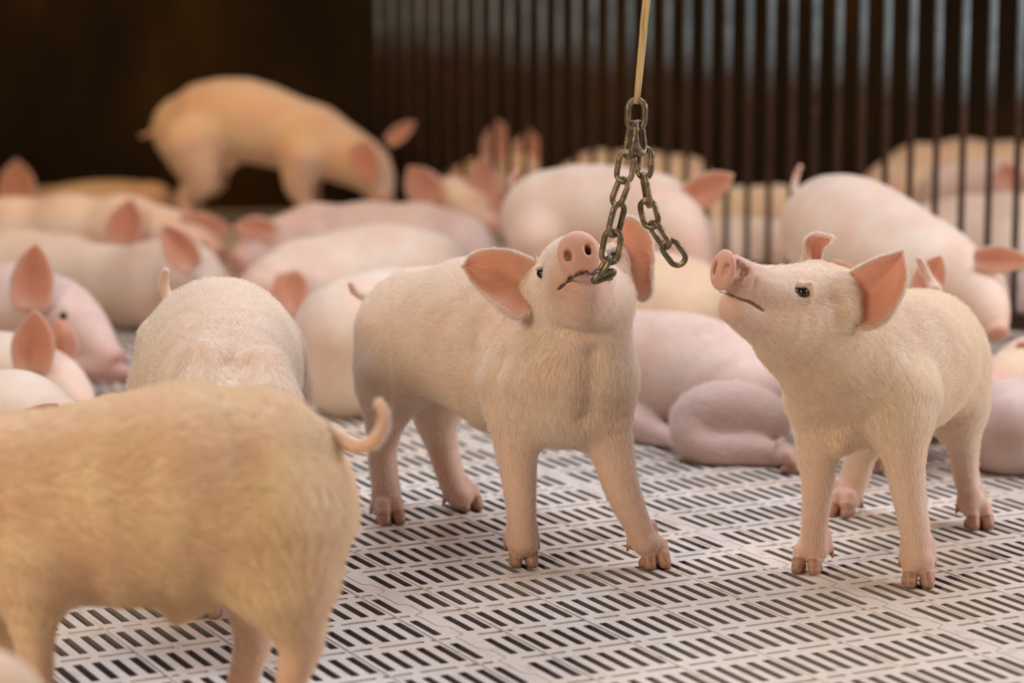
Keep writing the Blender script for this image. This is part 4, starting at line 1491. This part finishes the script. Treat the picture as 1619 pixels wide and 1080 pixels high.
beyond('dark pink piglet lying low beyond the bars at the right edge', [(1720, 500, 6.0, 60), (1670, 490, 6.02, 62), (1625, 490, 6.04, 54)],
       [(1590, 500, 6.06, 38), (1570, 512, 6.06, 28), (1556, 520, 6.06, 18)], [((1600, 455), (1612, 500), 40, 5.98)], skin='skin_pink')
standing('blurred piglet at the bottom left corner, only the curve of its back showing',
         [(-36, 1142, 2.26, 118), (-110, 1135, 2.26, 128), (-220, 1150, 2.26, 128), (-320, 1150, 2.26, 110)],
         head=[(-410, 1160, 2.26, 84), (-470, 1190, 2.26, 60), (-520, 1220, 2.26, 38)],
         hips=[(-60, 1180, 2.21, 78, True), (-60, 1180, 2.31, 78, True), (-300, 1190, 2.21, 70, False), (-300, 1190, 2.31, 70, False)], fwd=(-1, 0), skin='skin_sandy',
         ears=[((-400, 1110), (-470, 1080), 60, 2.22)])

# ---------------------------------------------------------------- chain and cord
def link(root, org, top, bot, W, face, wire=0.0041, Y=3.47):
    """one oval link between two pixels; W outer width in m, face 0 = seen flat, 90 = on edge"""
    a, b = P(*top), P(*bot)
    ax = b - a
    L = np.linalg.norm(ax)
    ax /= L
    view = nrm((a + b) / 2 - np.array([0, 0, CAMZ]))
    w = np.cross(ax, view)
    w /= np.linalg.norm(w)
    t = math.radians(face)
    w = w * math.cos(t) + np.cross(ax, w) * math.sin(t)
    c = (a + b) / 2
    hw = W / 2 - wire
    hl = L / 2 - wire
    pts = []
    for k in range(9):
        an = math.pi * k / 8
        pts.append(c + w * hw * math.cos(an) + ax * (hl - hw + hw * math.sin(an)))
    for k in range(9):
        an = math.pi + math.pi * k / 8
        pts.append(c + w * hw * math.cos(an) + ax * (-(hl - hw) + hw * math.sin(an)))
    V, F = tube(np.array(pts), np.full(len(pts), wire), seg=12, close=True)
    mesh_obj('chain_link', V, F, M['chain'], parent=root, origin=org)


YC = 3.47
ctop = P(1006, 160, YC)
ch = empty('chain', tuple(ctop), 'rusty two-strand chain hanging from a yellow cord into the piglet mouth', 'chain')
for (t, b, W, fc) in [
        ((1007, 153), (1005, 209), 0.031, 8),
        ((1003, 190), (992, 253), 0.029, 64), ((1008, 189), (1015, 248), 0.029, 118),
        ((994, 236), (984, 292), 0.030, 22), ((990, 279), (971, 328), 0.029, 48), ((982, 318), (967, 377), 0.029, 132), ((972, 360), (961, 420), 0.031, 14),
        ((967, 404), (944, 438), 0.024, 70), ((934, 446), (975, 428), 0.020, 62),
        ((1021, 230), (1018, 286), 0.028, 30), ((1017, 271), (1027, 330), 0.029, 78), ((1020, 312), (1033, 364), 0.030, 24),
        ((1028, 348), (1058, 394), 0.028, 58), ((1050, 378), (1081, 421), 0.030, 12)]:
    yk = YC + (0.012 if t[0] > 1015 else 0.0)
    link(ch, ctop, (t[0], t[1], yk), (b[0], b[1], yk), W, fc)
ct = P(1007, 163, YC)
cord = []
for sx_, n0 in ((-1, 0), (1, 1)):
    pts = [P(1006.5 + sx_ * 1.2, 164, YC + sx_ * 0.003), P(1011.6 + sx_ * 2, 110, YC), P(1018.4 + sx_ * 2.4, 40, YC), P(1024 + sx_ * 2.6, -20, YC), P(1024, -20, YC) + np.array([0.055 + sx_ * .003, 0.015, 0.55]),
           P(1024, -20, YC) + np.array([0.15 + sx_ * .003, 0.045, 1.655])]
    cord.append(tube(pts, [0.0030] * 6, seg=8, n=40))
loop = [P(1004.0, 166, YC - 0.006), P(1006.8, 169.5, YC), P(1009.5, 166, YC + 0.006)]
V = np.concatenate([c[0] for c in cord])
F = list(cord[0][1]) + [tuple(i + len(cord[0][0]) for i in f) for f in cord[1][1]]
o = mesh_obj('cord', V, F, M['rope'], origin=ct)
o['label'] = 'doubled yellow cord hanging from above and holding the top chain link'
o['category'] = 'cord'
